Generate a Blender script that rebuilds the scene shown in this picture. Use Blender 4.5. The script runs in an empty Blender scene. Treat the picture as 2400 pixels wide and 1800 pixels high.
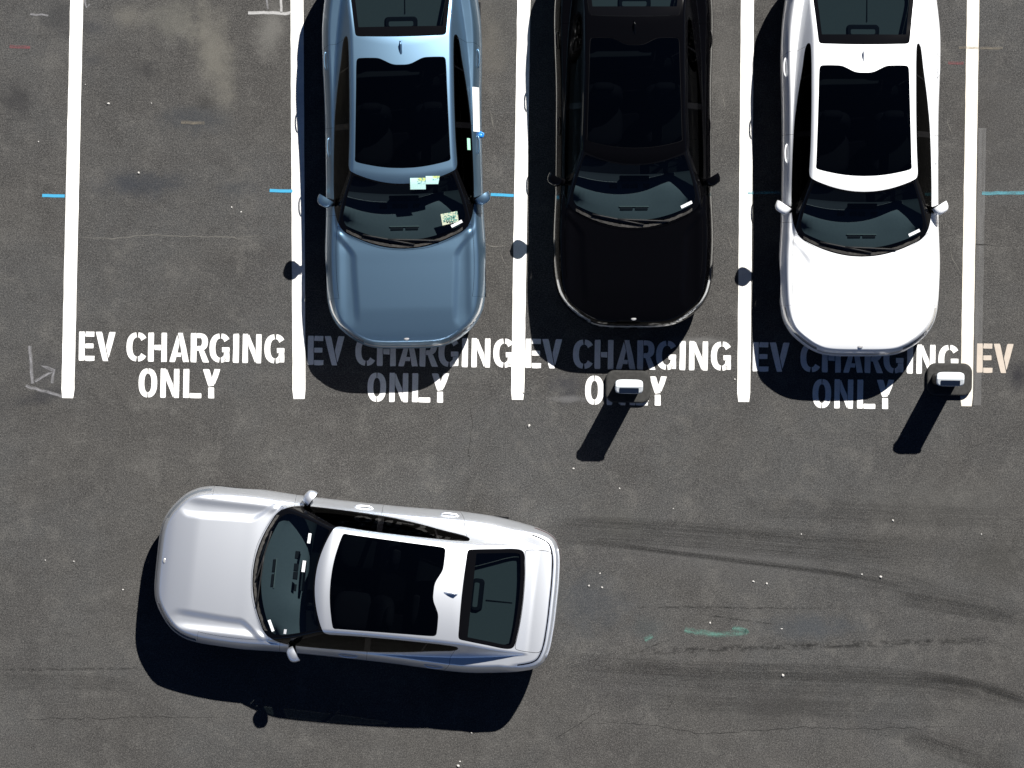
import bpy, math, random
import numpy as np
from mathutils import Vector, Matrix

random.seed(7)
scene = bpy.context.scene
COL = scene.collection

# ------------------------------------------------------------------ camera, sky, sun, exposure
PPM = 192.0                      # photograph pixels per metre on the ground (2400 px wide)
CAM_H = 70.0
def W(px, py, z=0.0):            # a place on the lot from its survey position (photo pixels on the ground)
    return Vector(((px - 1200.0) / PPM, (900.0 - py) / PPM, z))

cam_data = bpy.data.cameras.new("camera")
cam_data.sensor_width = 36.0
cam_data.lens = 36.0 * CAM_H / (2400.0 / PPM)
cam_data.clip_end = 500.0
cam = bpy.data.objects.new("camera", cam_data)
cam.location = (0, 0, CAM_H)
COL.objects.link(cam)
scene.camera = cam

SH = Vector((-0.443, -0.828, 0))             # shadow of a 1 m post
to_sun = Vector((-SH.x, -SH.y, 1.0)).normalized()
ELEV = math.asin(to_sun.z)
AZ = math.atan2(to_sun.x, to_sun.y)

world = bpy.data.worlds.new("World")
scene.world = world
world.use_nodes = True
wn = world.node_tree.nodes
wl = world.node_tree.links
wn.clear()
sky = wn.new("ShaderNodeTexSky")
sky.sky_type = 'NISHITA'
sky.sun_disc = False
sky.sun_elevation = ELEV
sky.sun_rotation = AZ
sky.air_density = 0.22
sky.dust_density = 0.0
sky.ozone_density = 5.0
bg = wn.new("ShaderNodeBackground")
bg.inputs["Strength"].default_value = 0.05
wo = wn.new("ShaderNodeOutputWorld")
wl.new(sky.outputs[0], bg.inputs[0])
wl.new(bg.outputs[0], wo.inputs[0])

sun_data = bpy.data.lights.new("sun", 'SUN')
sun_data.energy = 5.0
sun_data.angle = math.radians(0.5)
sun_data.color = (1.0, 0.965, 0.91)
sun = bpy.data.objects.new("sun", sun_data)
sun.rotation_euler = to_sun.to_track_quat('Z', 'Y').to_euler()
sun.location = to_sun * 60
COL.objects.link(sun)

vs = scene.view_settings
vs.view_transform = 'Standard'
vs.look = 'None'
vs.exposure = 1.0
vs.gamma = 1.0
vs.use_curve_mapping = False

# ------------------------------------------------------------------ helpers
def tag(o, label=None, cat=None, group=None, kind=None):
    if label: o["label"] = label
    if cat: o["category"] = cat
    if group: o["group"] = group
    if kind: o["kind"] = kind
    return o

def link(o, parent=None):
    COL.objects.link(o)
    if parent is not None:
        o.parent = parent
    return o

def empty(name, loc=(0, 0, 0), rz=0.0):
    o = bpy.data.objects.new(name, None)
    o.empty_display_size = 0.3
    o.location = loc
    o.rotation_euler = (0, 0, rz)
    return link(o)

def mesh_obj(name, me, mat, parent=None, loc=(0, 0, 0), rot=(0, 0, 0)):
    o = bpy.data.objects.new(name, me)
    if mat is not None and len(me.materials) == 0:
        me.materials.append(mat)
    o.location = loc
    o.rotation_euler = rot
    return link(o, parent)

def make_mesh(name, verts, faces, smooth=False):
    me = bpy.data.meshes.new(name)
    me.from_pydata([tuple(map(float, v)) for v in verts], [], [tuple(map(int, f)) for f in faces])
    if smooth:
        me.polygons.foreach_set("use_smooth", [True] * len(me.polygons))
    me.update()
    return me

class MB:
    """collects simple solids into one mesh"""
    def __init__(s): s.v = []; s.f = []
    def add(s, verts, faces):
        b = len(s.v); s.v += [Vector(v) for v in verts]; s.f += [tuple(i + b for i in f) for f in faces]; return s
    def box(s, c, size, m=None, taper=0.0):
        x, y, z = size[0] / 2, size[1] / 2, size[2] / 2
        t = 1 - taper
        vs_ = [(-x, -y, -z), (x, -y, -z), (x, y, -z), (-x, y, -z), (-x * t, -y * t, z), (x * t, -y * t, z), (x * t, y * t, z), (-x * t, y * t, z)]
        c = Vector(c)
        vs_ = [(m @ Vector(v) if m else Vector(v)) + c for v in vs_]
        return s.add(vs_, [(0, 3, 2, 1), (4, 5, 6, 7), (0, 1, 5, 4), (1, 2, 6, 5), (2, 3, 7, 6), (3, 0, 4, 7)])
    def rbox(s, c, size, r, seg=5, m=None, top_in=0.0, edge=0.0):
        """rounded-rectangle prism, top edge softened by `edge`"""
        x, y, z = size[0] / 2, size[1] / 2, size[2] / 2
        ring = []
        for (cx, cy, a0) in ((x - r, y - r, 0), (-x + r, y - r, 90), (-x + r, -y + r, 180), (x - r, -y + r, 270)):
            for k in range(seg + 1):
                a = math.radians(a0 + 90 * k / seg); ring.append((cx + r * math.cos(a), cy + r * math.sin(a)))
        n = len(ring); c = Vector(c); vs_ = []; fs = []
        levels = [(-z, 0.0)]
        if edge > 0:
            for k in range(4):
                a = k / 3 * math.pi / 2
                levels.append((z - edge + edge * math.sin(a), top_in + edge * (1 - math.cos(a))))
        else:
            levels.append((z, top_in))
        for (lz, ins) in levels:
            kx = (x - ins) / x; ky = (y - ins) / y
            for (px, py) in ring:
                v = Vector((px * kx, py * ky, lz)); vs_.append((m @ v if m else v) + c)
        for l in range(len(levels) - 1):
            for i in range(n):
                j = (i + 1) % n; fs.append((l * n + i, l * n + j, (l + 1) * n + j, (l + 1) * n + i))
        fs.append(tuple(range((len(levels) - 1) * n, len(levels) * n)))
        fs.append(tuple(reversed(range(n))))
        return s.add(vs_, fs)
    def tube(s, pts, r, seg=8, closed=False):
        pts = [Vector(p) for p in pts]; n = len(pts); vs_ = []; fs = []
        for i, p in enumerate(pts):
            if closed: t = pts[(i + 1) % n] - pts[i - 1]
            else: t = pts[min(i + 1, n - 1)] - pts[max(i - 1, 0)]
            t.normalize()
            u = t.cross(Vector((0, 0, 1)))
            if u.length < 1e-4: u = Vector((1, 0, 0))
            u.normalize(); w = u.cross(t)
            rr = r[i] if isinstance(r, (list, tuple)) else r
            for k in range(seg):
                a = 2 * math.pi * k / seg; vs_.append(p + u * rr * math.cos(a) + w * rr * math.sin(a))
        m_ = n if closed else n - 1
        for i in range(m_):
            for k in range(seg):
                a = i * seg + k; b = i * seg + (k + 1) % seg; c = ((i + 1) % n) * seg + (k + 1) % seg; d = ((i + 1) % n) * seg + k
                fs.append((a, b, c, d))
        if not closed:
            fs.append(tuple(reversed(range(seg)))); fs.append(tuple(range((n - 1) * seg, n * seg)))
        return s.add(vs_, fs)
    def lathe_y(s, prof, seg=40, c=(0, 0, 0)):
        """profile [(radius, y)] turned round the y axis"""
        vs_ = []; fs = []; n = len(prof); c = Vector(c)
        for k in range(seg):
            a = 2 * math.pi * k / seg
            for (r, y) in prof: vs_.append(c + Vector((r * math.cos(a), y, r * math.sin(a))))
        for k in range(seg):
            for i in range(n - 1):
                a = k * n + i; b = ((k + 1) % seg) * n + i
                fs.append((a, a + 1, b + 1, b))
        return s.add(vs_, fs)
    def blob(s, c, rad, seg=10, rings=7, m=None, p=2.0):
        """super-ellipsoid"""
        c = Vector(c); vs_ = []; fs = []
        def sp(x, q): return math.copysign(abs(x) ** q, x)
        q = 2.0 / p
        for i in range(rings + 1):
            th = -math.pi / 2 + math.pi * i / rings
            for k in range(seg):
                ph = 2 * math.pi * k / seg
                v = Vector((rad[0] * sp(math.cos(th), q) * sp(math.cos(ph), q), rad[1] * sp(math.cos(th), q) * sp(math.sin(ph), q), rad[2] * sp(math.sin(th), q)))
                vs_.append((m @ v if m else v) + c)
        for i in range(rings):
            for k in range(seg):
                a = i * seg + k; b = i * seg + (k + 1) % seg
                fs.append((a, b, b + seg, a + seg))
        return s.add(vs_, fs)
    def mesh(s, name, smooth=False):
        me = make_mesh(name, s.v, s.f, smooth); return me
    def obj(s, name, mat, parent=None, smooth=False):
        return mesh_obj(name, s.mesh(name, smooth), mat, parent)

# ------------------------------------------------------------------ materials
def new_mat(name):
    m = bpy.data.materials.new(name); m.use_nodes = True
    nt = m.node_tree; nt.nodes.clear()
    out = nt.nodes.new("ShaderNodeOutputMaterial")
    return m, nt, out

def principled(name, color, rough=0.5, metal=0.0, coat=0.0, coat_rough=0.03, spec=0.5, noise=None, bump=None):
    m, nt, out = new_mat(name)
    b = nt.nodes.new("ShaderNodeBsdfPrincipled")
    b.inputs["Base Color"].default_value = (*color, 1)
    b.inputs["Roughness"].default_value = rough
    b.inputs["Metallic"].default_value = metal
    b.inputs["Coat Weight"].default_value = coat
    b.inputs["Coat Roughness"].default_value = coat_rough
    b.inputs["Specular IOR Level"].default_value = spec
    nt.links.new(b.outputs[0], out.inputs[0])
    if noise:
        sc_, amt = noise
        tc = nt.nodes.new("ShaderNodeTexCoord")
        n = nt.nodes.new("ShaderNodeTexNoise"); n.inputs["Scale"].default_value = sc_; n.inputs["Detail"].default_value = 6
        nt.links.new(tc.outputs["Object"], n.inputs["Vector"])
        mx = nt.nodes.new("ShaderNodeMix"); mx.data_type = 'RGBA'
        mx.inputs[6].default_value = (*[c * (1 - amt) for c in color], 1)
        mx.inputs[7].default_value = (*[min(1, c * (1 + amt)) for c in color], 1)
        nt.links.new(n.outputs["Fac"], mx.inputs[0])
        nt.links.new(mx.outputs[2], b.inputs["Base Color"])
    if bump:
        sc_, st = bump
        tc = nt.nodes.new("ShaderNodeTexCoord")
        n = nt.nodes.new("ShaderNodeTexNoise"); n.inputs["Scale"].default_value = sc_; n.inputs["Detail"].default_value = 4
        nt.links.new(tc.outputs["Object"], n.inputs["Vector"])
        bp = nt.nodes.new("ShaderNodeBump"); bp.inputs["Strength"].default_value = st; bp.inputs["Distance"].default_value = 0.01
        nt.links.new(n.outputs["Fac"], bp.inputs["Height"])
        nt.links.new(bp.outputs[0], b.inputs["Normal"])
    return m

def car_paint(name, color, metal, rough, coat, spec=0.5, flake=0.06):
    m = principled(name, color, rough, metal, coat, 0.04, spec, noise=(420.0, flake))
    return m

def glass_mat(name, tint, refl=1.0):
    m, nt, out = new_mat(name)
    tr = nt.nodes.new("ShaderNodeBsdfTransparent"); tr.inputs[0].default_value = (*tint, 1)
    gl = nt.nodes.new("ShaderNodeBsdfGlossy"); gl.inputs["Roughness"].default_value = 0.02
    gl.inputs[0].default_value = (refl, refl, refl, 1)
    lw = nt.nodes.new("ShaderNodeLayerWeight"); lw.inputs["Blend"].default_value = 0.5
    pw = nt.nodes.new("ShaderNodeMath"); pw.operation = 'POWER'; pw.inputs[1].default_value = 5.0
    nt.links.new(lw.outputs["Facing"], pw.inputs[0])
    fr = nt.nodes.new("ShaderNodeMapRange"); fr.inputs[3].default_value = 0.045; fr.inputs[4].default_value = 1.0
    nt.links.new(pw.outputs[0], fr.inputs[0])
    mx = nt.nodes.new("ShaderNodeMixShader")
    nt.links.new(fr.outputs[0], mx.inputs[0]); nt.links.new(tr.outputs[0], mx.inputs[1]); nt.links.new(gl.outputs[0], mx.inputs[2])
    nt.links.new(mx.outputs[0], out.inputs[0])
    return m

MAT = {}
MAT['paint_blue'] = car_paint("paint_blue_metallic", (0.158, 0.268, 0.385), 0.86, 0.40, 0.5)
MAT['paint_black'] = car_paint("paint_black", (0.0012, 0.0012, 0.0016), 0.0, 0.12, 0.12, 0.10, 0.02)
MAT['paint_white'] = car_paint("paint_white", (0.80, 0.82, 0.84), 0.0, 0.32, 0.6, 0.5, 0.01)
MAT['paint_silver'] = car_paint("paint_silver", (0.90, 0.935, 1.0), 0.88, 0.40, 0.5, 0.5, 0.03)
MAT['glass'] = glass_mat("windshield_glass", (0.58, 0.69, 0.72))
MAT['glass_rear'] = glass_mat("privacy_glass", (0.32, 0.39, 0.42))
MAT['glass_side'] = glass_mat("side_glass", (0.10, 0.12, 0.12), 0.35)
MAT['glass_roof'] = glass_mat("sunroof_glass", (0.13, 0.14, 0.15), 0.8)
MAT['gloss_black'] = principled("gloss_black_trim", (0.0025, 0.0025, 0.003), 0.08, 0, 0.0, spec=0.25)
MAT['trim'] = principled("black_plastic_trim", (0.010, 0.010, 0.011), 0.6, spec=0.25, bump=(300, 0.1))
MAT['gap'] = principled("panel_gap_dark", (0.006, 0.006, 0.007), 0.9, spec=0.1)
MAT['cowl'] = principled("cowl_plastic_dusty", (0.045, 0.043, 0.04), 0.7, spec=0.3, noise=(25, 0.95))
MAT['tyre'] = principled("tyre_rubber", (0.012, 0.012, 0.012), 0.85, spec=0.2, bump=(120, 0.2))
MAT['rim'] = principled("alloy_rim", (0.28, 0.29, 0.30), 0.3, 0.9)
MAT['brake'] = principled("brake_disc_steel", (0.22, 0.22, 0.22), 0.45, 0.8)
MAT['lamp'] = principled("headlamp_lens", (0.20, 0.23, 0.27), 0.12, 0.3, 0.8, noise=(60, 0.4))
MAT['nose_silver'] = principled("nose_silver_finish", (0.48, 0.48, 0.48), 0.3, 0.5, 0.5)  # silver for the badge and the reflection strip on the nose
MAT['tail'] = principled("tail_lamp_red", (0.12, 0.012, 0.012), 0.2, 0, 0.8)
MAT['dash'] = principled("dashboard_soft", (0.048, 0.056, 0.061), 0.75, spec=0.2, noise=(40, 0.12), bump=(500, 0.08))
MAT['seat'] = principled("seat_upholstery", (0.030, 0.032, 0.033), 0.8, spec=0.2, bump=(250, 0.15))
MAT['liner'] = principled("cabin_liner", (0.008, 0.008, 0.009), 0.9, spec=0.1)
MAT['shelf'] = principled("parcel_shelf", (0.085, 0.096, 0.092), 0.85, spec=0.15, noise=(60, 0.1))
MAT['mirror'] = principled("mirror_silvered", (0.75, 0.77, 0.8), 0.03, 1.0)
MAT['chrome'] = principled("bright_chrome", (0.75, 0.75, 0.75), 0.12, 1.0)
MAT['label'] = principled("white_label", (0.75, 0.77, 0.80), 0.5)
MAT['paper'] = principled("white_paper", (0.78, 0.80, 0.80), 0.6, noise=(14, 0.03))
MAT['blue_tape'] = principled("blue_tape", (0.02, 0.22, 0.62), 0.4)
MAT['mint'] = principled("mint_sticker", (0.38, 0.72, 0.55), 0.4)
MAT['pole'] = principled("charger_black", (0.008, 0.008, 0.008), 0.5, spec=0.2)
MAT['cap'] = principled("charger_white_cap", (0.62, 0.66, 0.68), 0.35, 0.0, 0.3)
MAT['screen'] = principled("charger_screen", (0.010, 0.016, 0.032), 0.15, spec=0.4)
MAT['pad'] = principled("charger_pad_rubber", (0.034, 0.034, 0.033), 0.9, spec=0.15, noise=(30, 0.5), bump=(90, 0.3))
MAT['stone'] = principled("pale_pebble", (0.42, 0.41, 0.39), 0.8, noise=(80, 0.2))

def asphalt_material():
    m, nt, out = new_mat("asphalt")
    N = nt.nodes; L = nt.links
    b = N.new("ShaderNodeBsdfPrincipled"); b.inputs["Roughness"].default_value = 0.95; b.inputs["Specular IOR Level"].default_value = 0.04
    L.new(b.outputs[0], out.inputs[0])
    tc = N.new("ShaderNodeTexCoord"); P = tc.outputs["Object"]
    def noise(scale, detail, rough=0.6, vec=P, dist=0.0):
        n = N.new("ShaderNodeTexNoise"); n.inputs["Scale"].default_value = scale; n.inputs["Detail"].default_value = detail
        n.inputs["Roughness"].default_value = rough; n.inputs["Distortion"].default_value = dist
        L.new(vec, n.inputs["Vector"]); return n.outputs["Fac"]
    def ramp(fac, a, va, c, vc):
        r = N.new("ShaderNodeMapRange"); r.inputs[1].default_value = a; r.inputs[2].default_value = c
        r.inputs[3].default_value = va; r.inputs[4].default_value = vc; r.interpolation_type = 'SMOOTHSTEP'
        L.new(fac, r.inputs[0]); return r.outputs[0]
    def mixc(fac, A, B):
        x = N.new("ShaderNodeMix"); x.data_type = 'RGBA'
        if isinstance(fac, float): x.inputs[0].default_value = fac
        else: L.new(fac, x.inputs[0])
        for i, c in ((6, A), (7, B)):
            if isinstance(c, tuple): x.inputs[i].default_value = (*c, 1)
            else: L.new(c, x.inputs[i])
        return x.outputs[2]
    def math_(op, a, c):
        x = N.new("ShaderNodeMath"); x.operation = op
        for i, v in ((0, a), (1, c)):
            if isinstance(v, (int, float)): x.inputs[i].default_value = v
            else: L.new(v, x.inputs[i])
        return x.outputs[0]
    warm = (0.0550, 0.0535, 0.0515); cool = (0.0540, 0.0548, 0.0555)
    col = mixc(ramp(noise(0.35, 4), 0.4, 0.0, 0.6, 1.0), warm, cool)
    # broad mottling
    col = mixc(ramp(noise(0.8, 8, 0.72, dist=0.5), 0.34, 0.60, 0.60, 0.0), col, (0.034, 0.033, 0.033))
    col = mixc(ramp(noise(2.6, 9, 0.75), 0.48, 0.0, 0.70, 0.80), col, (0.088, 0.086, 0.082))
    col = mixc(ramp(noise(5.5, 9, 0.78, dist=0.8), 0.30, 0.70, 0.50, 0.0), col, (0.028, 0.028, 0.028))
    col = mixc(ramp(noise(11.0, 8, 0.8), 0.52, 0.0, 0.70, 0.60), col, (0.098, 0.096, 0.092))
    # long faint streaks along the drive lane
    mp = N.new("ShaderNodeMapping"); mp.inputs["Scale"].default_value = (0.22, 2.6, 1); mp.inputs["Rotation"].default_value = (0, 0, math.radians(5))
    L.new(P, mp.inputs["Vector"])
    col = mixc(ramp(noise(1.6, 6, 0.65, mp.outputs[0], 0.6), 0.50, 0.0, 0.75, 0.35), col, (0.035, 0.034, 0.034))
    # aggregate grain
    g1 = noise(95.0, 3, 0.7)
    col = mixc(ramp(g1, 0.32, 0.9, 0.52, 0.0), col, (0.016, 0.016, 0.016))
    col = mixc(ramp(g1, 0.53, 0.0, 0.70, 0.95), col, (0.135, 0.131, 0.125))
    g2 = noise(46.0, 6, 0.95)
    col = mixc(ramp(g2, 0.34, 0.95, 0.50, 0.0), col, (0.018, 0.018, 0.018))
    col = mixc(ramp(g2, 0.51, 0.0, 0.66, 0.85), col, (0.125, 0.122, 0.116))
    # stains, bleached patches and one painted cast shadow of the lot: (px, py, rx, ry, angle, colour, strength, ragged)
    spots = [
        (1050*0.31, 432, 95, 30, 0, (0.022, 0.026, 0.034), 0.75), (555, 440, 45, 22, 0, (0.026, 0.030, 0.036), 0.5),
        (345, 165, 32, 22, 0, (0.018, 0.018, 0.020), 0.7), (37, 235, 42, 40, 0, (0.020, 0.020, 0.022), 0.7),
        (460, 280, 80, 32, 0, (0.030, 0.035, 0.042), 0.6), (480, 240, 22, 16, 0, (0.022, 0.022, 0.022), 0.55),
        (135, 45, 45, 40, 0, (0.024, 0.025, 0.027), 0.6), (215, 65, 30, 20, 0, (0.028, 0.030, 0.036), 0.5), (215, 140, 28, 14, 0, (0.028, 0.030, 0.034), 0.5),
        (500, 120, 42, 120, 0.25, (0.125, 0.120, 0.105), 0.75), (635, 70, 32, 60, -0.3, (0.130, 0.128, 0.120), 0.7), (410, 45, 60, 45, 0, (0.110, 0.108, 0.095), 0.6), (300, 35, 30, 30, 0, (0.13, 0.125, 0.11), 0.5),
        (1330, 905, 40, 35, 0, (0.026, 0.027, 0.033), 0.75), (1330, 935, 45, 8, 0, (0.16, 0.16, 0.165), 0.45), (1640, 800, 60, 10, 0, (0.15, 0.15, 0.15), 0.5),
        (2385, 880, 24, 36, 0, (0.016, 0.016, 0.020), 0.9), (100, 930, 75, 16, 0.22, (0.020, 0.021, 0.025), 0.7), (110, 870, 45, 40, 0, (0.030, 0.031, 0.035), 0.45),  # first entry: cast shadow at the right edge, painted into the colour
        (1385, 1410, 90, 70, 0, (0.034, 0.040, 0.048), 0.55), (1900, 1470, 110, 28, 0, (0.034, 0.041, 0.050), 0.6), (1520, 1475, 40, 30, 0, (0.030, 0.040, 0.044), 0.4),
        (2330, 1310, 90, 60, 0, (0.026, 0.026, 0.024), 0.5), (1840, 1650, 130, 40, 0.1, (0.028, 0.027, 0.026), 0.5), (1700, 1300, 300, 60, -0.1, (0.072, 0.072, 0.073), 0.4), (1450, 1225, 60, 35, 0, (0.075, 0.075, 0.070), 0.45),
        (2200, 1180, 200, 60, 0, (0.075, 0.075, 0.072), 0.35), (2200, 835, 40, 30, 0, (0.10, 0.10, 0.10), 0.35), (1070, 60, 200, 100, 0, (0.062, 0.06, 0.055), 0.4),
        (1150, 120, 30, 90, 0, (0.10, 0.095, 0.085), 0.45), (1700, 120, 40, 120, 0, (0.085, 0.083, 0.080), 0.45), (2310, 300, 80, 200, 0, (0.040, 0.038, 0.037), 0.5),
    ]
    nz = N.new("ShaderNodeTexNoise"); nz.inputs["Scale"].default_value = 5.0; nz.inputs["Detail"].default_value = 7; nz.inputs["Roughness"].default_value = 0.7
    L.new(P, nz.inputs["Vector"])
    rag = math_('MULTIPLY', math_('SUBTRACT', nz.outputs["Fac"], 0.5), 1.7)
    for (px, py, rx, ry, ang, c, st) in spots:
        w = W(px, py)
        mp = N.new("ShaderNodeMapping"); mp.vector_type = 'TEXTURE'
        mp.inputs["Location"].default_value = (w.x, w.y, 0); mp.inputs["Rotation"].default_value = (0, 0, ang)
        mp.inputs["Scale"].default_value = (rx / PPM * 1.35, ry / PPM * 1.35, 1)
        L.new(P, mp.inputs["Vector"])
        ln = N.new("ShaderNodeVectorMath"); ln.operation = 'LENGTH'; L.new(mp.outputs[0], ln.inputs[0])
        d = math_('ADD', ln.outputs["Value"], rag)
        col = mixc(ramp(d, 0.0, st * 0.8, 1.15, 0.0), col, c)
    L.new(col, b.inputs["Base Color"])
    bp = N.new("ShaderNodeBump"); bp.inputs["Strength"].default_value = 0.55; bp.inputs["Distance"].default_value = 0.006
    L.new(g1, bp.inputs["Height"]); L.new(bp.outputs[0], b.inputs["Normal"])
    return m

def decal(name, color, density=0.8, scale=(3.0, 3.0), grain=60.0, lo=0.35, hi=0.6, edge=0.25, rough=0.85, u_fade=0.0):
    """paint, chalk or rubber lying on the asphalt, worn through to it in places (uv: u metres along, v -1..1 across)"""
    m, nt, out = new_mat(name)
    N = nt.nodes; L = nt.links
    b = N.new("ShaderNodeBsdfPrincipled"); b.inputs["Base Color"].default_value = (*color, 1); b.inputs["Roughness"].default_value = rough; b.inputs["Specular IOR Level"].default_value = 0.2
    t = N.new("ShaderNodeBsdfTransparent"); mx = N.new("ShaderNodeMixShader")
    uv = N.new("ShaderNodeUVMap"); tc = N.new("ShaderNodeTexCoord")
    mp = N.new("ShaderNodeMapping"); mp.inputs["Scale"].default_value = (scale[0], scale[1], 1)
    L.new(uv.outputs[0], mp.inputs["Vector"])
    n1 = N.new("ShaderNodeTexNoise"); n1.inputs["Scale"].default_value = 1.0; n1.inputs["Detail"].default_value = 5; n1.inputs["Roughness"].default_value = 0.65
    L.new(mp.outputs[0], n1.inputs["Vector"])
    n2 = N.new("ShaderNodeTexNoise"); n2.inputs["Scale"].default_value = grain; n2.inputs["Detail"].default_value = 4; n2.inputs["Roughness"].default_value = 0.7
    L.new(tc.outputs["Object"], n2.inputs["Vector"])
    def mth(op, a, c):
        x = N.new("ShaderNodeMath"); x.operation = op
        for i, v in ((0, a), (1, c)):
            if isinstance(v, (int, float)): x.inputs[i].default_value = v
            else: L.new(v, x.inputs[i])
        return x.outputs[0]
    s = mth('ADD', mth('MULTIPLY', n1.outputs["Fac"], 0.6), mth('MULTIPLY', n2.outputs["Fac"], 0.4))
    r = N.new("ShaderNodeMapRange"); r.inputs[1].default_value = lo; r.inputs[2].default_value = hi; r.inputs[3].default_value = 0; r.inputs[4].default_value = density
    L.new(s, r.inputs[0])
    sx = N.new("ShaderNodeSeparateXYZ"); L.new(uv.outputs[0], sx.inputs[0])
    e = N.new("ShaderNodeMapRange"); e.inputs[1].default_value = 1.0; e.inputs[2].default_value = max(0.0, 1 - edge); e.inputs[3].default_value = 0; e.inputs[4].default_value = 1
    L.new(mth('ABSOLUTE', sx.outputs[1], 0), e.inputs[0])
    at = N.new('ShaderNodeAttribute'); at.attribute_name = 'fade'
    f = mth('MULTIPLY', mth('MULTIPLY', r.outputs[0], e.outputs[0]), at.outputs['Fac'])
    L.new(f, mx.inputs[0]); L.new(t.outputs[0], mx.inputs[1]); L.new(b.outputs[0], mx.inputs[2]); L.new(mx.outputs[0], out.inputs[0])
    return m

def paint_material(name, color, wear=0.3):
    m, nt, out = new_mat(name)
    N = nt.nodes; L = nt.links
    b = N.new("ShaderNodeBsdfPrincipled"); b.inputs["Roughness"].default_value = 0.7; b.inputs["Specular IOR Level"].default_value = 0.3
    tc = N.new("ShaderNodeTexCoord"); P = tc.outputs["Object"]
    def noise(scale, detail, rough=0.65):
        n = N.new("ShaderNodeTexNoise"); n.inputs["Scale"].default_value = scale; n.inputs["Detail"].default_value = detail; n.inputs["Roughness"].default_value = rough
        L.new(P, n.inputs["Vector"]); return n.outputs["Fac"]
    def mix(fac, A, B):
        x = N.new("ShaderNodeMix"); x.data_type = 'RGBA'; L.new(fac, x.inputs[0])
        for i, c in ((6, A), (7, B)):
            if isinstance(c, tuple): x.inputs[i].default_value = (*c, 1)
            else: L.new(c, x.inputs[i])
        return x.outputs[2]
    def ramp(f, a, va, c, vc):
        r = N.new("ShaderNodeMapRange"); r.inputs[1].default_value = a; r.inputs[2].default_value = c; r.inputs[3].default_value = va; r.inputs[4].default_value = vc
        L.new(f, r.inputs[0]); return r.outputs[0]
    dirt = tuple(c * 0.72 for c in color)
    col = mix(ramp(noise(3.0, 6), 0.45, 0.0, 0.75, 0.8), color, dirt)
    col = mix(ramp(noise(90.0, 4, 0.75), 0.62 - 0.1 * wear, 0.0, 0.80, wear), col, (0.10, 0.10, 0.10))
    col = mix(ramp(noise(20.0, 8, 0.85), 0.57, 0.0, 0.70, wear), col, (0.11, 0.11, 0.108))
    L.new(col, b.inputs["Base Color"])
    bp = N.new("ShaderNodeBump"); bp.inputs["Strength"].default_value = 0.35; bp.inputs["Distance"].default_value = 0.004
    L.new(noise(95, 3), bp.inputs["Height"]); L.new(bp.outputs[0], b.inputs["Normal"])
    L.new(b.outputs[0], out.inputs[0])
    return m

# ------------------------------------------------------------------ the lot
MAT['asphalt'] = asphalt_material()
ground = mesh_obj("parking_lot_ground", make_mesh("parking_lot_ground", [(-150, -150, 0), (150, -150, 0), (150, 150, 0), (-150, 150, 0)], [(0, 1, 2, 3)]), MAT['asphalt'])
tag(ground, "grey asphalt parking lot surface", None, None, "structure")

MAT['line_white'] = paint_material("line_paint_white", (0.76, 0.755, 0.73), 0.6)
MAT['line_cream'] = paint_material("line_paint_cream", (0.60, 0.565, 0.50))
MAT['letter_white'] = paint_material("letter_paint_white", (0.70, 0.70, 0.69), 0.9)
MAT['letter_cream'] = paint_material("letter_paint_cream", (0.40, 0.35, 0.30), 0.6)

def ribbon(name, pts, width, mat, z=0.004, jitter=0.0, step=None, seed=0, ends_taper=False, fade=0.0):
    """flat strip along a polyline of photo positions; uv u = metres along, v = -1..1"""
    rnd = random.Random(seed)
    p = [W(*q) for q in pts]
    if step:
        fine = []
        for a, c in zip(p[:-1], p[1:]):
            n = max(1, int((c - a).length / step))
            fine += [a.lerp(c, k / n) for k in range(n)]
        p = fine + [p[-1]]
    if jitter:
        p = [q + Vector((rnd.gauss(0, jitter), rnd.gauss(0, jitter), 0)) for q in p]
    n = len(p); vs_ = []; uvs = []; u = 0.0; fd = []
    for i in range(n):
        t = (p[min(i + 1, n - 1)] - p[max(i - 1, 0)]).normalized()
        s = Vector((-t.y, t.x, 0))
        if i: u += (p[i] - p[i - 1]).length
        w = width / 2
        if ends_taper: w *= max(0.12, min(1, 4 * min(i, n - 1 - i) / max(1, n - 1))) * (0.7 + 0.6 * rnd.random())
        vs_ += [p[i] + s * w + Vector((0, 0, z)), p[i] - s * w + Vector((0, 0, z))]
        uvs += [(u, 1.0), (u, -1.0)]
        q_ = min(i, n - 1 - i) / max(1, n - 1); k_ = min(1.0, q_ / fade) if fade > 0 else 1.0; fd += [k_, k_]
    fs = [(2 * i + 1, 2 * i + 3, 2 * i + 2, 2 * i) for i in range(n - 1)]
    me = make_mesh(name, vs_, fs)
    uvl = me.uv_layers.new(name="UVMap")
    for lp in me.loops: uvl.data[lp.index].uv = uvs[lp.vertex_index]
    me.attributes.new('fade', 'FLOAT', 'POINT').data.foreach_set('value', fd)
    return mesh_obj(name, me, mat)

def smooth_path(pts, n=10):
    pts = [Vector((q[0], q[1])) for q in pts]; outp = []
    for i in range(len(pts) - 1):
        p0 = pts[max(i - 1, 0)]; p1 = pts[i]; p2 = pts[i + 1]; p3 = pts[min(i + 2, len(pts) - 1)]
        for k in range(n):
            t = k / n
            outp.append(0.5 * ((2 * p1) + (p2 - p0) * t + (2 * p0 - 5 * p1 + 4 * p2 - p3) * t * t + (3 * p1 - p0 - 3 * p2 + p3) * t ** 3))
    outp.append(pts[-1])
    return [(q.x, q.y) for q in outp]

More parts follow.
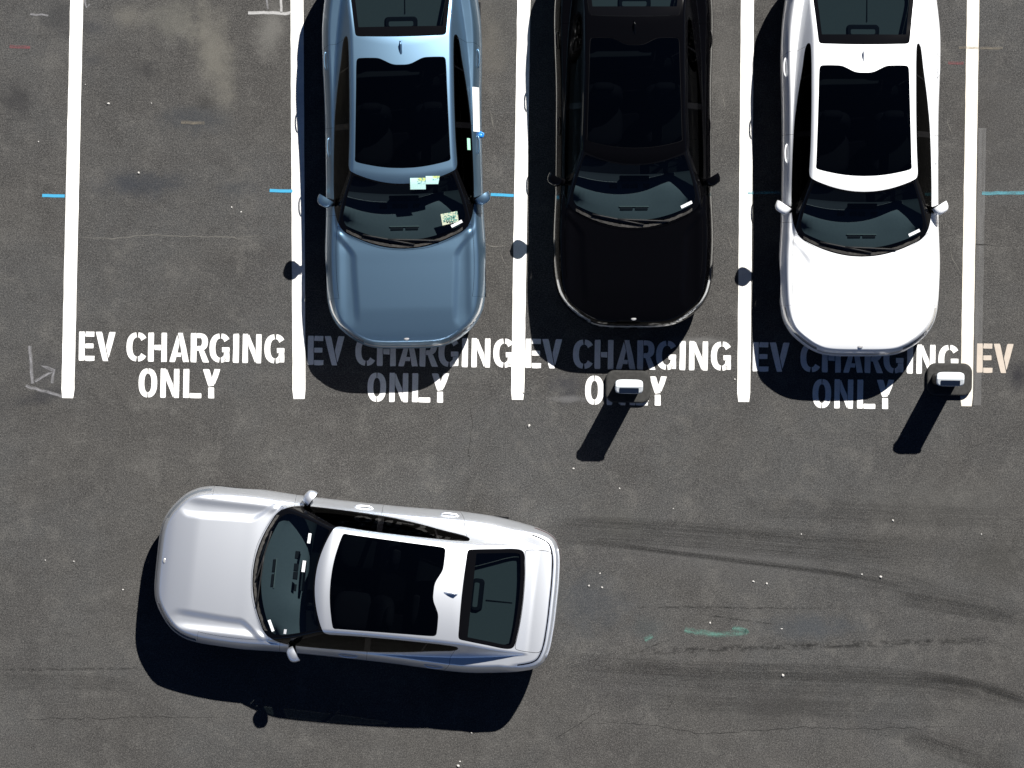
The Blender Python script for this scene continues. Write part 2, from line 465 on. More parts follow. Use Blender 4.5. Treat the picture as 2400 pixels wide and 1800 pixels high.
# bay lines
def bay_line(x0, x1, yend, w, mat, label):
    x_up = x0 + (x0 - x1) / yend * 330
    a = W(x_up, -330); c = W(x1, yend)
    n = 60; rnd = random.Random(int(x0)); vs_ = []
    d = (c - a).normalized(); s = Vector((d.y, -d.x, 0))
    for i in range(n + 1):
        p = a.lerp(c, i / n); k = 0.0 if i < n else 0.012
        jl = rnd.gauss(0, 0.0009); jr = rnd.gauss(0, 0.0009)
        vs_ += [p - s * (w / 2 - k + jl) + Vector((0, 0, 0.004)), p + s * (w / 2 - k + jr) + Vector((0, 0, 0.004))]
    fs = [(2 * i, 2 * i + 2, 2 * i + 3, 2 * i + 1) for i in range(n)]
    # make faces look up
    o = mesh_obj("bay_line", make_mesh("bay_line", vs_, fs), mat)
    tag(o, label, "bay line", "painted bay lines")
    return o
bay_line(180, 158.7, 933, 0.158, MAT['line_white'], "white painted bay line left of the empty bay, leftmost in view")
bay_line(696, 701, 935, 0.158, MAT['line_white'], "white bay line between the empty bay and the blue car, partly in its shadow")
bay_line(1228, 1213, 937, 0.160, MAT['line_white'], "white bay line between the blue car and the black car")
bay_line(1752, 1743, 942, 0.158, MAT['line_white'], "white bay line between the black car and the white parked car")
bay_line(2281, 2265, 952, 0.150, MAT['line_cream'], "cream tinted bay line right of the white parked car beside a charger")

MAT['ghost'] = decal("old_line_ghost", (0.15, 0.15, 0.15), 0.5, (1.2, 1.0), 70, 0.30, 0.55, 0.1)
g = ribbon("faded_line", [(2302, 300), (2297, 600), (2290, 950)], 0.10, MAT['ghost'], 0.003, step=0.2)
tag(g, "faded grey ghost of an old line along the cream bay line", "faded line")

# ---- stencilled lettering: shapes in cap-height units
def rect(x0, y0, x1, y1): return [(x0, y0), (x1, y0), (x1, y1), (x0, y1)]
def arc(cx, cy, a, b, sx, sy, t0, t1, n=12, p=2.35):
    q = 2.0 / p
    def sp(v): return math.copysign(abs(v) ** q, v)
    o = []; i = []
    for k in range(n + 1):
        t = math.radians(t0 + (t1 - t0) * k / n); c_, s_ = sp(math.cos(t)), sp(math.sin(t))
        o.append((cx + a * c_, cy + b * s_)); i.append((cx + (a - sx) * c_, cy + (b - sy) * s_))
    return ('strip', o, i)
ST = 0.205
GLYPH = {
 'E': [rect(0, 0, .203, 1), rect(.217, .83, .53, 1), rect(.217, .43, .50, .60), rect(.217, 0, .54, .17)],
 'V': [[(.26, 0), (.455, 0), (.22, 1), (0, 1)], [(.46, .08), (.70, 1), (.475, 1), (.365, .52)]],
 'C': [arc(.38, .5, .38, .5, ST, .17, 95, 265), arc(.38, .5, .36, .5, ST, .17, 36, 87, 6), arc(.38, .5, .36, .5, ST, .17, -87, -36, 6)],
 'H': [rect(0, 0, .203, 1), rect(.45, 0, .65, 1), rect(.217, .40, .435, .58)],
 'A': [[(0, 0), (.20, 0), (.345, .63), (.265, .96)], [(.47, 0), (.68, 0), (.455, 1), (.285, 1)], rect(.235, .18, .405, .32)],
 'R': [rect(0, 0, .203, 1), rect(.217, .83, .31, 1), arc(.31, .70, .28, .30, ST, .16, -90, 90, 12), rect(.217, .40, .31, .56), [(.43, 0), (.64, 0), (.46, .42), (.27, .42)]],
 'G': [arc(.38, .5, .38, .5, ST, .17, 95, 265), arc(.38, .5, .36, .5, ST, .17, 36, 87, 6), arc(.38, .5, .34, .5, ST, .17, -87, -48, 5), rect(.43, .355, .69, .53), rect(.50, .04, .69, .345)],
 'I': [rect(0, 0, .205, 1)],
 'N': [rect(0, 0, .19, 1), rect(.46, 0, .65, 1), [(.204, .56), (.446, 0), (.446, .44), (.204, 1)]],
 'O': [arc(.32, .5, .32, .5, .20, .18, 92, 268, 16), arc(.32, .5, .32, .5, .20, .18, -88, 88, 16)],
 'L': [rect(0, 0, .203, 1), rect(.217, 0, .62, .17)],
 'Y': [[(.20, .40), (.40, .44), (.22, 1), (0, 1)], [(.41, .46), (.61, 1), (.395, 1), (.315, .70)], rect(.20, 0, .40, .375)],
}
CAP = 0.356
LAYOUT = [('E', 570, 0), ('V', 688, 0), ('C', 912, 0), ('H', 1068, 0), ('A', 1222, 0), ('R', 1375, 0), ('G', 1510, 0), ('I', 1680, 0), ('N', 1748, 0), ('G', 1905, 0),
          ('O', 1003, 1), ('N', 1160, 1), ('L', 1325, 1), ('Y', 1464, 1)]
def letter_mesh(ch):
    vs_ = []; fs = []
    for sh in GLYPH[ch]:
        b = len(vs_)
        if sh[0] == 'strip':
            _, o, i = sh; n = len(o)
            vs_ += [(x * CAP, y * CAP, 0) for x, y in o] + [(x * CAP, y * CAP, 0) for x, y in i]
            fs += [(b + k, b + k + 1, b + n + k + 1, b + n + k) for k in range(n - 1)]
        else:
            # subdivide the outline a little and wobble it, like a brushed stencil edge
            rnd = random.Random(ord(ch) + len(vs_)); pts = []
            m = len(sh)
            for k in range(m):
                a, c = sh[k], sh[(k + 1) % m]
                for t in (0.06, 0.5, 0.94):
                    pts.append((a[0] + (c[0] - a[0]) * t + rnd.gauss(0, .004), a[1] + (c[1] - a[1]) * t + rnd.gauss(0, .004)))
            vs_ += [(x * CAP, y * CAP, 0) for x, y in pts]
            fs.append(tuple(range(b, b + len(pts))))
    return make_mesh("letter", vs_, fs)
LMESH = {}
def lettering(px, py, mats, label, only=None):
    root = empty("painted_lettering", W(px, py, 0.0), math.radians(-0.8))
    tag(root, label, "lettering", "stencilled bay lettering")
    for ch, lx, row in (LAYOUT[:only] if only else LAYOUT):
        key = (ch, mats)
        if key not in LMESH:
            me = letter_mesh(ch); me.materials.append(MAT[mats]); LMESH[key] = me
        x = (lx - 570) * 0.3255 / PPM
        y = -CAP - row * (258 * 0.3255 / PPM)
        mesh_obj("letter", LMESH[key], None, root, (x, y, 0.005))
    return root
lettering(185.5, 777, 'letter_white', "white EV CHARGING ONLY lettering in the empty bay, fully in sun")
lettering(722, 787, 'letter_white', "white EV CHARGING ONLY lettering mostly in the blue car's shadow")
lettering(1232, 794, 'letter_white', "white EV CHARGING ONLY lettering in front of the black car, partly hidden by charger")
lettering(1765, 802, 'letter_white', "white EV CHARGING ONLY lettering in the white parked car's shadow")
lettering(2290, 805, 'letter_cream', "cream EV letters cut off by the right edge of view", only=3)

# ------------------------------------------------------------------ the car: one outer surface, cut into its panels
L_CAR = 4.86
def pchip(xs, ys, x):
    xs = np.asarray(xs, float); ys = np.asarray(ys, float); h = np.diff(xs); dl = np.diff(ys) / h
    m = np.zeros_like(ys); m[0] = dl[0]; m[-1] = dl[-1]
    for i in range(1, len(xs) - 1):
        if dl[i - 1] * dl[i] > 0:
            w1 = 2 * h[i] + h[i - 1]; w2 = h[i] + 2 * h[i - 1]
            m[i] = (w1 + w2) / (w1 / dl[i - 1] + w2 / dl[i])
    x = np.clip(x, xs[0], xs[-1]); k = np.clip(np.searchsorted(xs, x, side='right') - 1, 0, len(xs) - 2)
    t = (x - xs[k]) / h[k]
    return ((2 * t**3 - 3 * t**2 + 1) * ys[k] + (t**3 - 2 * t**2 + t) * h[k] * m[k] + (-2 * t**3 + 3 * t**2) * ys[k + 1] + (t**3 - t**2) * h[k] * m[k + 1])
def sstep(a, b, x):
    t = np.clip((x - a) / (b - a), 0, 1); return t * t * (3 - 2 * t)
def smin(a, b, k):
    h = np.clip(0.5 + 0.5 * (b - a) / k, 0, 1); return b + (a - b) * h - k * h * (1 - h)
def smax(a, b, k): return -smin(-a, -b, k)
def catmull(pts, n):
    pts = np.asarray(pts, float); out = []
    for i in range(len(pts) - 1):
        p0 = pts[max(i - 1, 0)]; p1 = pts[i]; p2 = pts[i + 1]; p3 = pts[min(i + 2, len(pts) - 1)]
        # centripetal-like tangents scaled by chord
        c = np.linalg.norm(p2 - p1)
        def tan(a, b_, c_):
            l1 = np.linalg.norm(b_ - a); l2 = np.linalg.norm(c_ - b_)
            return (c_ - a) / max(l1 + l2, 1e-6) * c
        m1 = tan(p0, p1, p2); m2 = tan(p1, p2, p3)
        for k in range(n):
            t = k / n
            out.append((2 * t**3 - 3 * t**2 + 1) * p1 + (t**3 - 2 * t**2 + t) * m1 + (-2 * t**3 + 3 * t**2) * p2 + (t**3 - t**2) * m2)
    out.append(pts[-1]); return np.array(out)
def resample(p, step):
    s = np.concatenate([[0], np.cumsum(np.linalg.norm(np.diff(p, axis=0), axis=1))])
    n = int(s[-1] / step); t = np.linspace(0, s[-1], n + 1)
    return np.stack([np.interp(t, s, p[:, 0]), np.interp(t, s, p[:, 1])], 1)
def sdf(poly, pts):
    """signed distance to a closed polygon, negative inside"""
    poly = np.asarray(poly, float); full = np.full(len(pts), 1.0)
    lo_, hi_ = poly.min(0) - .06, poly.max(0) + .06
    near = np.nonzero(((pts >= lo_) & (pts <= hi_)).all(1))[0]
    pts = pts[near]; out = np.empty(len(pts))
    a = poly; b = np.roll(poly, -1, 0); ba = b - a; bb = (ba ** 2).sum(1) + 1e-12
    for s in range(0, len(pts), 4000):
        p = pts[s:s + 4000]; pa = p[:, None, :] - a[None]
        h = np.clip((pa * ba[None]).sum(2) / bb[None], 0, 1)
        d2 = ((pa - ba[None] * h[..., None]) ** 2).sum(2).min(1)
        cond = (a[None, :, 1] > p[:, None, 1]) != (b[None, :, 1] > p[:, None, 1])
        xi = a[None, :, 0] + (p[:, None, 1] - a[None, :, 1]) * ba[None, :, 0] / np.where(np.abs(ba[None, :, 1]) < 1e-12, 1e-12, ba[None, :, 1])
        ins = (cond & (p[:, None, 0] < xi)).sum(1) % 2 == 1
        out[s:s + 4000] = np.where(ins, -1, 1) * np.sqrt(d2)
    full[near] = out
    return full

OUT = [(0, 0), (.001, .20), (.008, .34), (.026, .45), (.055, .53), (.10, .615), (.18, .725), (.265, .815), (.35, .872), (.436, .910), (.56, .938), (.75, .956), (1.0, .964), (1.2, .962),
       (1.63, .943), (2.1, .936), (2.6, .936), (3.0, .940), (3.4, .952), (3.7, .957), (3.95, .947), (4.29, .905), (4.5, .868), (4.62, .835), (4.70, .800), (4.765, .745), (4.805, .67), (4.835, .56), (4.852, .38), (4.859, .20), (L_CAR, 0)]
outline = resample(catmull(OUT, 14), 0.0155)
outline[:, 0] = np.maximum.accumulate(outline[:, 0]); outline[0, 1] = outline[-1, 1] = 0.0
OUT_POLY = np.concatenate([outline, outline[-2:0:-1] * [1, -1]])
def half_width(d): return np.interp(d, outline[:, 0], outline[:, 1])

def base_z(d): return pchip([0, .08, .2, .4, .7, 1.0, 1.2, 1.6, 2.6, 3.5, 4.0, 4.4, 4.7, L_CAR], [.705, .768, .818, .855, .897, .930, .948, .962, .975, 1.0, 1.04, 1.078, 1.102, 1.092], d)
def belt_y(d): return pchip([1.0, 1.2, 1.5, 1.8, 2.3, 2.75, 3.2, 3.6, 3.9, 4.2, 4.5, 4.75], [.78, .80, .832, .846, .840, .830, .812, .786, .755, .715, .665, .62], d)
def top_z(d, y, e):
    y = np.abs(y)
    body = base_z(d) - 0.035 * (y / .85) ** 2
    # hood: raised centre with a crease, dished flank, fender crown
    yc = .555 + .03 * sstep(.3, 1.1, d) + .20 * sstep(1.08, 1.42, d) + .10 * sstep(.35, .1, d)
    amt = sstep(.16, .5, d) * (1 - sstep(1.35, 1.5, d))
    body = body + amt * (0.031 * (1 - sstep(yc - .012, yc + .085, y)) - 0.009)
    body = body + amt * 0.024 * np.exp(-((y - .80) / .06) ** 2)
    # shoulders
    drop = np.interp(d, [0, .15, .5, 4.25, 4.55, L_CAR], [.13, .15, .205, .215, .13, .11])
    ext = np.interp(d, [0, .2, .6, 4.25, 4.55, L_CAR], [.075, .085, .090, .095, .06, .045])
    q = np.clip(1 - np.maximum(e, 0) / ext, 0, 1)
    body = body - drop * q ** np.interp(d, [0, .4, .8, 4.2, 4.5], [1.9, 1.7, 1.45, 1.45, 1.7])
    # tail: groove behind the deck lip, ledge below it
    tl = sstep(4.35, 4.55, d)
    body = body - tl * 0.030 * (1 - sstep(.062, .104, e))
    # greenhouse
    roof = 1.432 - .045 * ((d - 2.7) / .9) ** 2 - .055 * (y / .65) ** 2
    ws = .962 + .535 * (d - 1.18 - .41 * y * y)
    rear = 1.392 - .335 * (d - 3.68) - .05 * y * y
    t = belt_y(d) - y
    side = base_z(d) - .03 + 2.15 * t - 1.2 * np.maximum(t, 0) ** 2
    gh = smin(smin(roof, ws, .035), smin(rear, 9.0, .01), .03)
    gh = smin(gh, side, .035)
    return smax(body, gh, .014)

JT, JS = 66, 14
vv = np.linspace(0, 1, JT + 1) ** .88
I = len(outline)
d_i = outline[:, 0]; w_i = outline[:, 1]
D = np.repeat(d_i[:, None], JT + 1, 1); Y = w_i[:, None] * vv[None]
E = -sdf(OUT_POLY, np.stack([D.ravel(), Y.ravel()], 1)).reshape(D.shape); E[:, -1] = 0; E = np.maximum(E, 0)
Zt = top_z(D, Y, E)
# flanks below the shoulder
tan = np.gradient(outline, axis=0); tan /= np.linalg.norm(tan, axis=1)[:, None] + 1e-9
nrm = np.stack([-tan[:, 1], tan[:, 0]], 1)
nrm[0] = (-1, 0); nrm[-1] = (1, 0)
s = np.linspace(0, 1, JS + 1)[1:]
z_e = Zt[:, -1]; z_s = 0.19
off = .016 * np.sin(np.pi * np.minimum(s * 1.15, 1)) - .085 * s ** 3
SD = d_i[:, None] + nrm[:, 0:1] * off[None]; SY = np.maximum(w_i[:, None] + nrm[:, 1:2] * off[None], 0); SZ = z_e[:, None] + (z_s - z_e[:, None]) * s[None]
SY[0] = 0; SY[-1] = 0
GD = np.concatenate([D, SD], 1); GY = np.concatenate([Y, SY], 1); GZ = np.concatenate([Zt, SZ], 1)
GE = np.concatenate([E, -np.cumsum(np.full_like(SD, .03), 1)], 1)
J = JT + JS + 1
GD2 = np.concatenate([GD, GD], 0).reshape(2, I, J); GY2 = np.stack([GY, -GY]); GZ2 = np.stack([GZ, GZ]); GE2 = np.stack([GE, GE])
TOPF = np.broadcast_to((np.arange(J) <= JT)[None, None], (2, I, J)).astype(float)
P = np.stack([L_CAR / 2 - GD2, GY2, GZ2], -1).reshape(-1, 3)
ATT = np.stack([GD2, GY2, GZ2, GE2, TOPF], -1).reshape(-1, 5)
def idx(h, i, j): return h * I * J + i * J + j
ii, jj = np.meshgrid(np.arange(I - 1), np.arange(J - 1), indexing='ij')
ii = ii.ravel(); jj = jj.ravel()
tris = []
for h in (0, 1):
    a = idx(h, ii, jj); b = idx(h, ii + 1, jj); c = idx(h, ii + 1, jj + 1); d_ = idx(h, ii, jj + 1)
    if h == 0: tris += [np.stack([a, c, b], 1), np.stack([a, d_, c], 1)]
    else: tris += [np.stack([a, b, c], 1), np.stack([a, c, d_], 1)]
T = np.concatenate(tris)
# weld the centre line
remap = np.arange(len(P)); remap[idx(1, np.arange(I), 0)] = idx(0, np.arange(I), 0)
for row in (0, I - 1): remap[idx(1, row, np.arange(J))] = idx(0, row, np.arange(J))
for row in (0, I - 1): remap[idx(0, row, np.arange(JT + 1))] = idx(0, row, JT); remap[idx(1, row, np.arange(JT + 1))] = idx(0, row, JT)
remap[idx(1, 0, 0)] = idx(0, 0, JT)
T = remap[T]
T = T[(T[:, 0] != T[:, 1]) & (T[:, 1] != T[:, 2]) & (T[:, 0] != T[:, 2])]
# orientation + vertex normals
fn = np.cross(P[T[:, 1]] - P[T[:, 0]], P[T[:, 2]] - P[T[:, 0]])
ar = np.linalg.norm(fn, axis=1)
T = T[ar > 1e-12]; fn = fn[ar > 1e-12]
ctr = P[T].mean(1) - np.array([0, 0, .55])
VN = np.zeros_like(P)
for k in range(3): np.add.at(VN, T[:, k], fn)
if (VN[:, 2] * (ATT[:, 4] > .5)).sum() < 0: T = T[:, ::-1].copy(); VN = -VN
VN /= np.linalg.norm(VN, axis=1)[:, None] + 1e-12

class Surf: pass
S = Surf(); S.P = P; S.N = VN; S.A = ATT; S.T = T; S.L = np.zeros(len(T), int)
LAB = {'body': 0}
def lab(n):
    if n not in LAB: LAB[n] = len(LAB)
    return LAB[n]
def split(src, f, new, only_top=False, only_skirt=False):
    src = [lab(x) for x in (src if isinstance(src, (list, tuple)) else [src])]; new = lab(new)
    f = np.where(np.abs(f) < 2e-5, 2e-5, f)
    m = np.isin(S.L, src)
    if only_top: m &= (S.A[S.T, 4] > .5).all(1)
    if only_skirt: m &= ~(S.A[S.T, 4] > .5).all(1)
    neg = f[S.T] < 0; cnt = neg.sum(1)
    S.L[m & (cnt == 3)] = new
    mix = np.nonzero(m & (cnt > 0) & (cnt < 3))[0]
    cache = {}; nP = []; nN = []; nA = []; base = len(S.P); nT = []; nL = []
    def cut(a, b):
        k = (a, b) if a < b else (b, a)
        if k not in cache:
            t = f[k[0]] / (f[k[0]] - f[k[1]]); cache[k] = base + len(nP)
            nP.append(S.P[k[0]] * (1 - t) + S.P[k[1]] * t); nN.append(S.N[k[0]] * (1 - t) + S.N[k[1]] * t); nA.append(S.A[k[0]] * (1 - t) + S.A[k[1]] * t)
        return cache[k]
    for q in mix:
        tri = [int(x) for x in S.T[q]]; sg = [f[x] < 0 for x in tri]; old = S.L[q]
        odd = sg.index(True) if sum(sg) == 1 else sg.index(False)
        a, b, c = tri[odd], tri[(odd + 1) % 3], tri[(odd + 2) % 3]
        ab = cut(a, b); ac = cut(a, c)
        la, lb = (new, old) if sg[odd] else (old, new)
        nT += [(a, ab, ac), (ab, b, c), (ab, c, ac)]; nL += [la, lb, lb]
    if len(mix):
        keep = np.ones(len(S.T), bool); keep[mix] = False
        S.P = np.concatenate([S.P, np.array(nP)]); S.N = np.concatenate([S.N, np.array(nN)]); S.A = np.concatenate([S.A, np.array(nA)])
        S.T = np.concatenate([S.T[keep], np.array(nT)]); S.L = np.concatenate([S.L[keep], np.array(nL)])
def xy(): return S.A[:, :2]
def half_poly(pts, n=5, close=True):
    """mirror a half outline (d, y>=0, from the centre line back to it) into a closed polygon"""
    h = catmull(pts, n); return np.concatenate([h, h[::-1] * [1, -1]])
def band(src, ef, lo_, hi_, mask, new, **kw):
    split(src, np.maximum(ef() - hi_, mask()), new, **kw); split(new, ef() - lo_, src, **kw)

# black zone: windshield, pillars and side glass in one dark band
cowl = [(1.185 + .41 * y * y, y) for y in (0, .15, .3, .45, .6, .70)]
roof_front = [(1.955 + .40 * y * y, y) for y in (.50, .38, .25, .12, 0)]
U = cowl + [(1.435, .755), (1.53, .805), (1.66, .835), (1.83, .845), (2.3, .838), (2.75, .818), (3.0, .792), (3.2, .766), (3.45, .727), (3.62, .706), (3.70, .690), (3.742, .664), (3.725, .638), (3.55, .627), (3.4, .625), (2.9, .626), (2.5, .634), (2.28, .645), (2.18, .648), (2.125, .632), (2.09, .58)] + roof_front
Uh = catmull(U, 5)
U_POLY = np.concatenate([Uh, Uh[::-1] * [1, -1]])
split('body', sdf(U_POLY, xy()), 'pillar', only_top=True)
Wp = [(1.25 + .41 * y * y, y) for y in (0, .15, .3, .45, .58)] + [(1.43, .655), (1.50, .715), (1.56, .732), (1.63, .725), (1.85, .665), (2.03, .605), (2.06, .585), (2.05, .55)] + [(1.935 + .40 * y * y, y) for y in (.48, .36, .25, .12, 0)]
split('pillar', sdf(half_poly(Wp), xy()), 'windshield')
# side glass, cut by the door pillars
fU = sdf(U_POLY, xy())
for sgn in (1, -1):
    A = S.A; d = A[:, 0]; y = A[:, 1] * sgn
    fU = sdf(U_POLY, xy())
    apil = (1.74 - d) - (y - .80) * 2.55          # behind the front pillar
    f = np.maximum.reduce([fU + .012, apil, -y + .3, .60 - y])
    split('pillar', f, 'side%d' % sgn)
    A = S.A; d = A[:, 0]
    split('side%d' % sgn, np.abs(d - 2.655) - .035, 'pillar')
    A = S.A; d = A[:, 0]
    split('side%d' % sgn, np.abs(d - 3.33 + (S.A[:, 1] * sgn - .70) * .5) - .012, 'pillar')
    d = S.A[:, 0]
    split('side%d' % sgn, d - 2.655, 'fwin%d' % sgn)
    d = S.A[:, 0]
    split('side%d' % sgn, d - 3.33 + (S.A[:, 1] * sgn - .70) * .5, 'rwin%d' % sgn)
# sunroof with its notched rear edge
SRp = [(2.145 + .27 * y * y, y) for y in (0, .15, .3, .45, .54)] + [(2.24, .566), (2.29, .565), (2.7, .552), (3.1, .540), (3.42, .530), (3.455, .515), (3.462, .48), (3.462, .36), (3.455, .27), (3.425, .20), (3.39, .13), (3.375, .07), (3.373, 0)]
f = sdf(half_poly(SRp), xy()); split('body', f - .006, 'gap', only_top=True); f = sdf(half_poly(SRp), xy()); split('gap', f, 'sunroof')
RGp = [(3.722, 0), (3.724, .2), (3.73, .4), (3.735, .51), (3.75, .535), (3.80, .545), (4.1, .578), (4.28, .598), (4.37, .590), (4.405, .555), (4.422, .45), (4.438, .3), (4.446, .15), (4.449, 0)]
f = sdf(half_poly(RGp), xy()); split('body', f - .005, 'gap', only_top=True); f = sdf(half_poly(RGp), xy()); split('gap', f, 'rear_window', only_top=True)
S.L[(S.L == lab('rear_window')) & (S.A[S.T, 0].mean(1) < 3.6)] = lab('gap')
f = sdf(half_poly(RGp), xy()); split('rear_window', np.minimum(-(f + .045), S.A[:, 0] - 3.84 + 0 * f), 'rear_frit', only_top=True)
# hood
HDp = [(.185, 0), (.187, .2), (.20, .4), (.235, .56), (.30, .665), (.40, .745), (.55, .795), (.8, .825), (1.1, .832), (1.35, .822), (1.46, .806), (1.47, .79), (1.40, .72), (1.32, .60), (1.25, .45), (1.2, .3), (1.18, .15), (1.17, 0)]
f = sdf(half_poly(HDp), xy()); split('body', f - .0018, 'gap', only_top=True); f = sdf(half_poly(HDp), xy()); split('gap', np.maximum(f + .0018, S.A[:, 0] - 1.75), 'hood', only_top=True)
# tail: groove line and deck lid
band('body', lambda: S.A[:, 3], .0765, .0935, lambda: 4.47 - S.A[:, 0], 'tail_strip', only_top=True)
TLp = [(4.458, 0), (4.454, .2), (4.436, .42), (4.42, .57), (4.44, .60), (4.6, .615), (4.72, .60), (4.765, .5), (4.772, .3), (4.776, 0)]
f = sdf(half_poly(TLp), xy()); split('body', f - .003, 'gap', only_top=True); f = sdf(half_poly(TLp), xy())
split('gap', np.maximum(f + .003, 4.40 - S.A[:, 0]), 'trunk_lid', only_top=True)
# lamps and the painted nose glint
for sgn in (1, -1):
    band('body', lambda: S.A[:, 3], .014, .040, lambda: np.maximum(.52 - S.A[:, 1] * sgn, S.A[:, 0] - .58), 'headlight%d' % sgn, only_top=True)
    A = S.A; y = A[:, 1] * sgn; d = A[:, 0]; z = A[:, 2]
    f = np.maximum.reduce([np.abs(z - .86) - .045, 4.50 - d, .30 - y])
    split('body', f, 'taillight%d' % sgn, only_skirt=True)
band('body', lambda: S.A[:, 3], .006, .020, lambda: np.maximum(np.abs(S.A[:, 1]) - .515, S.A[:, 0] - .2), 'nose_glint', only_top=True)  # pale strip across the nose: a reflection built as its own panel
# lower grille
A = S.A
split('body', np.maximum.reduce([np.abs(A[:, 2] - .32) - .07, np.abs(A[:, 1]) - .62, A[:, 0] - .35]), 'grille', only_skirt=True)
# wheel openings
WHEELS = (0.935, 3.845); RZ = .326
for dc in WHEELS:
    A = S.A; split('body', np.hypot(A[:, 0] - dc, A[:, 2] - RZ) - .338, 'drop', only_skirt=True)
# bumpers
def bump_f():
    A = S.A; return np.maximum(A[:, 0] - .60, -9 + 0 * A[:, 0])
split('body', bump_f() - .001, 'gap'); split('gap', np.maximum(bump_f() + .001, (np.abs(S.A[:, 3] - 0) * 0 - 1)), 'bumper_front')
S.L[(S.L == lab('bumper_front')) & False] = 0
def rb_f():
    A = S.A; return np.maximum.reduce([4.36 - A[:, 0], A[:, 2] - .72 - 10 * (A[:, 3] > 1)])
split('body', rb_f() - .003, 'gap', only_skirt=True); split('gap', np.maximum(rb_f() + .003, 4.3 - S.A[:, 0]), 'bumper_rear', only_skirt=True)
# doors
def door_f(sgn, k):
    A = S.A; d, y, z = A[:, 0], A[:, 1] * sgn, A[:, 2]
    win = np.interp(d, Uh[6*5:16*5, 0], Uh[6*5:16*5, 1])
    if k == 0: return np.maximum.reduce([1.60 - d, d - 2.655, win - .01 - y, .26 - z])
    return np.maximum.reduce([2.655 - d, d - 3.60 - (z - .75) * .25, win - .01 - y, .26 - z, .43 - np.hypot(d - WHEELS[1], z - RZ)])
for sgn in (1, -1):
    for k in (0, 1):
        split('body', door_f(sgn, k) - .0016, 'dgap'); split('dgap', door_f(sgn, k) + .0016, 'door%d%d' % (sgn, k))
        S.L[S.L == lab('dgap')] = lab('gap')

def label_mesh(names, mesh_name, push=0.0):
    ids = [lab(n) for n in (names if isinstance(names, (list, tuple)) else [names])]
    t = S.T[np.isin(S.L, ids)]
    if len(t) == 0: return None
    u, inv = np.unique(t, return_inverse=True); t = inv.reshape(-1, 3)
    p = S.P[u] - S.N[u] * push
    a = np.linalg.norm(np.cross(p[t[:, 1]] - p[t[:, 0]], p[t[:, 2]] - p[t[:, 0]]), axis=1)
    t = t[a > 1e-10]
    me = make_mesh(mesh_name, p, t, True)
    n = S.N[u]; n = n / (np.linalg.norm(n, axis=1)[:, None] + 1e-9)
    me.normals_split_custom_set_from_vertices([tuple(map(float, q)) for q in n])
    return me

def surf_z(d, y):
    dd = np.array([d]); yy = np.array([abs(y)])
    e = np.maximum(-sdf(OUT_POLY, np.stack([dd, yy], 1)), 0)
    return float(top_z(dd, yy, e)[0])
def LX(d): return L_CAR / 2 - d
def side_point(d, z):
    """flank point of the car at station d and height z (d measured from the nose), left side"""
    i = int(np.argmin(np.abs(d_i - d))); zz = GZ[i]; j = int(np.argmin(np.abs(zz - z) + 10 * (GY[i] < .7)))
    return float(GY[i, j])

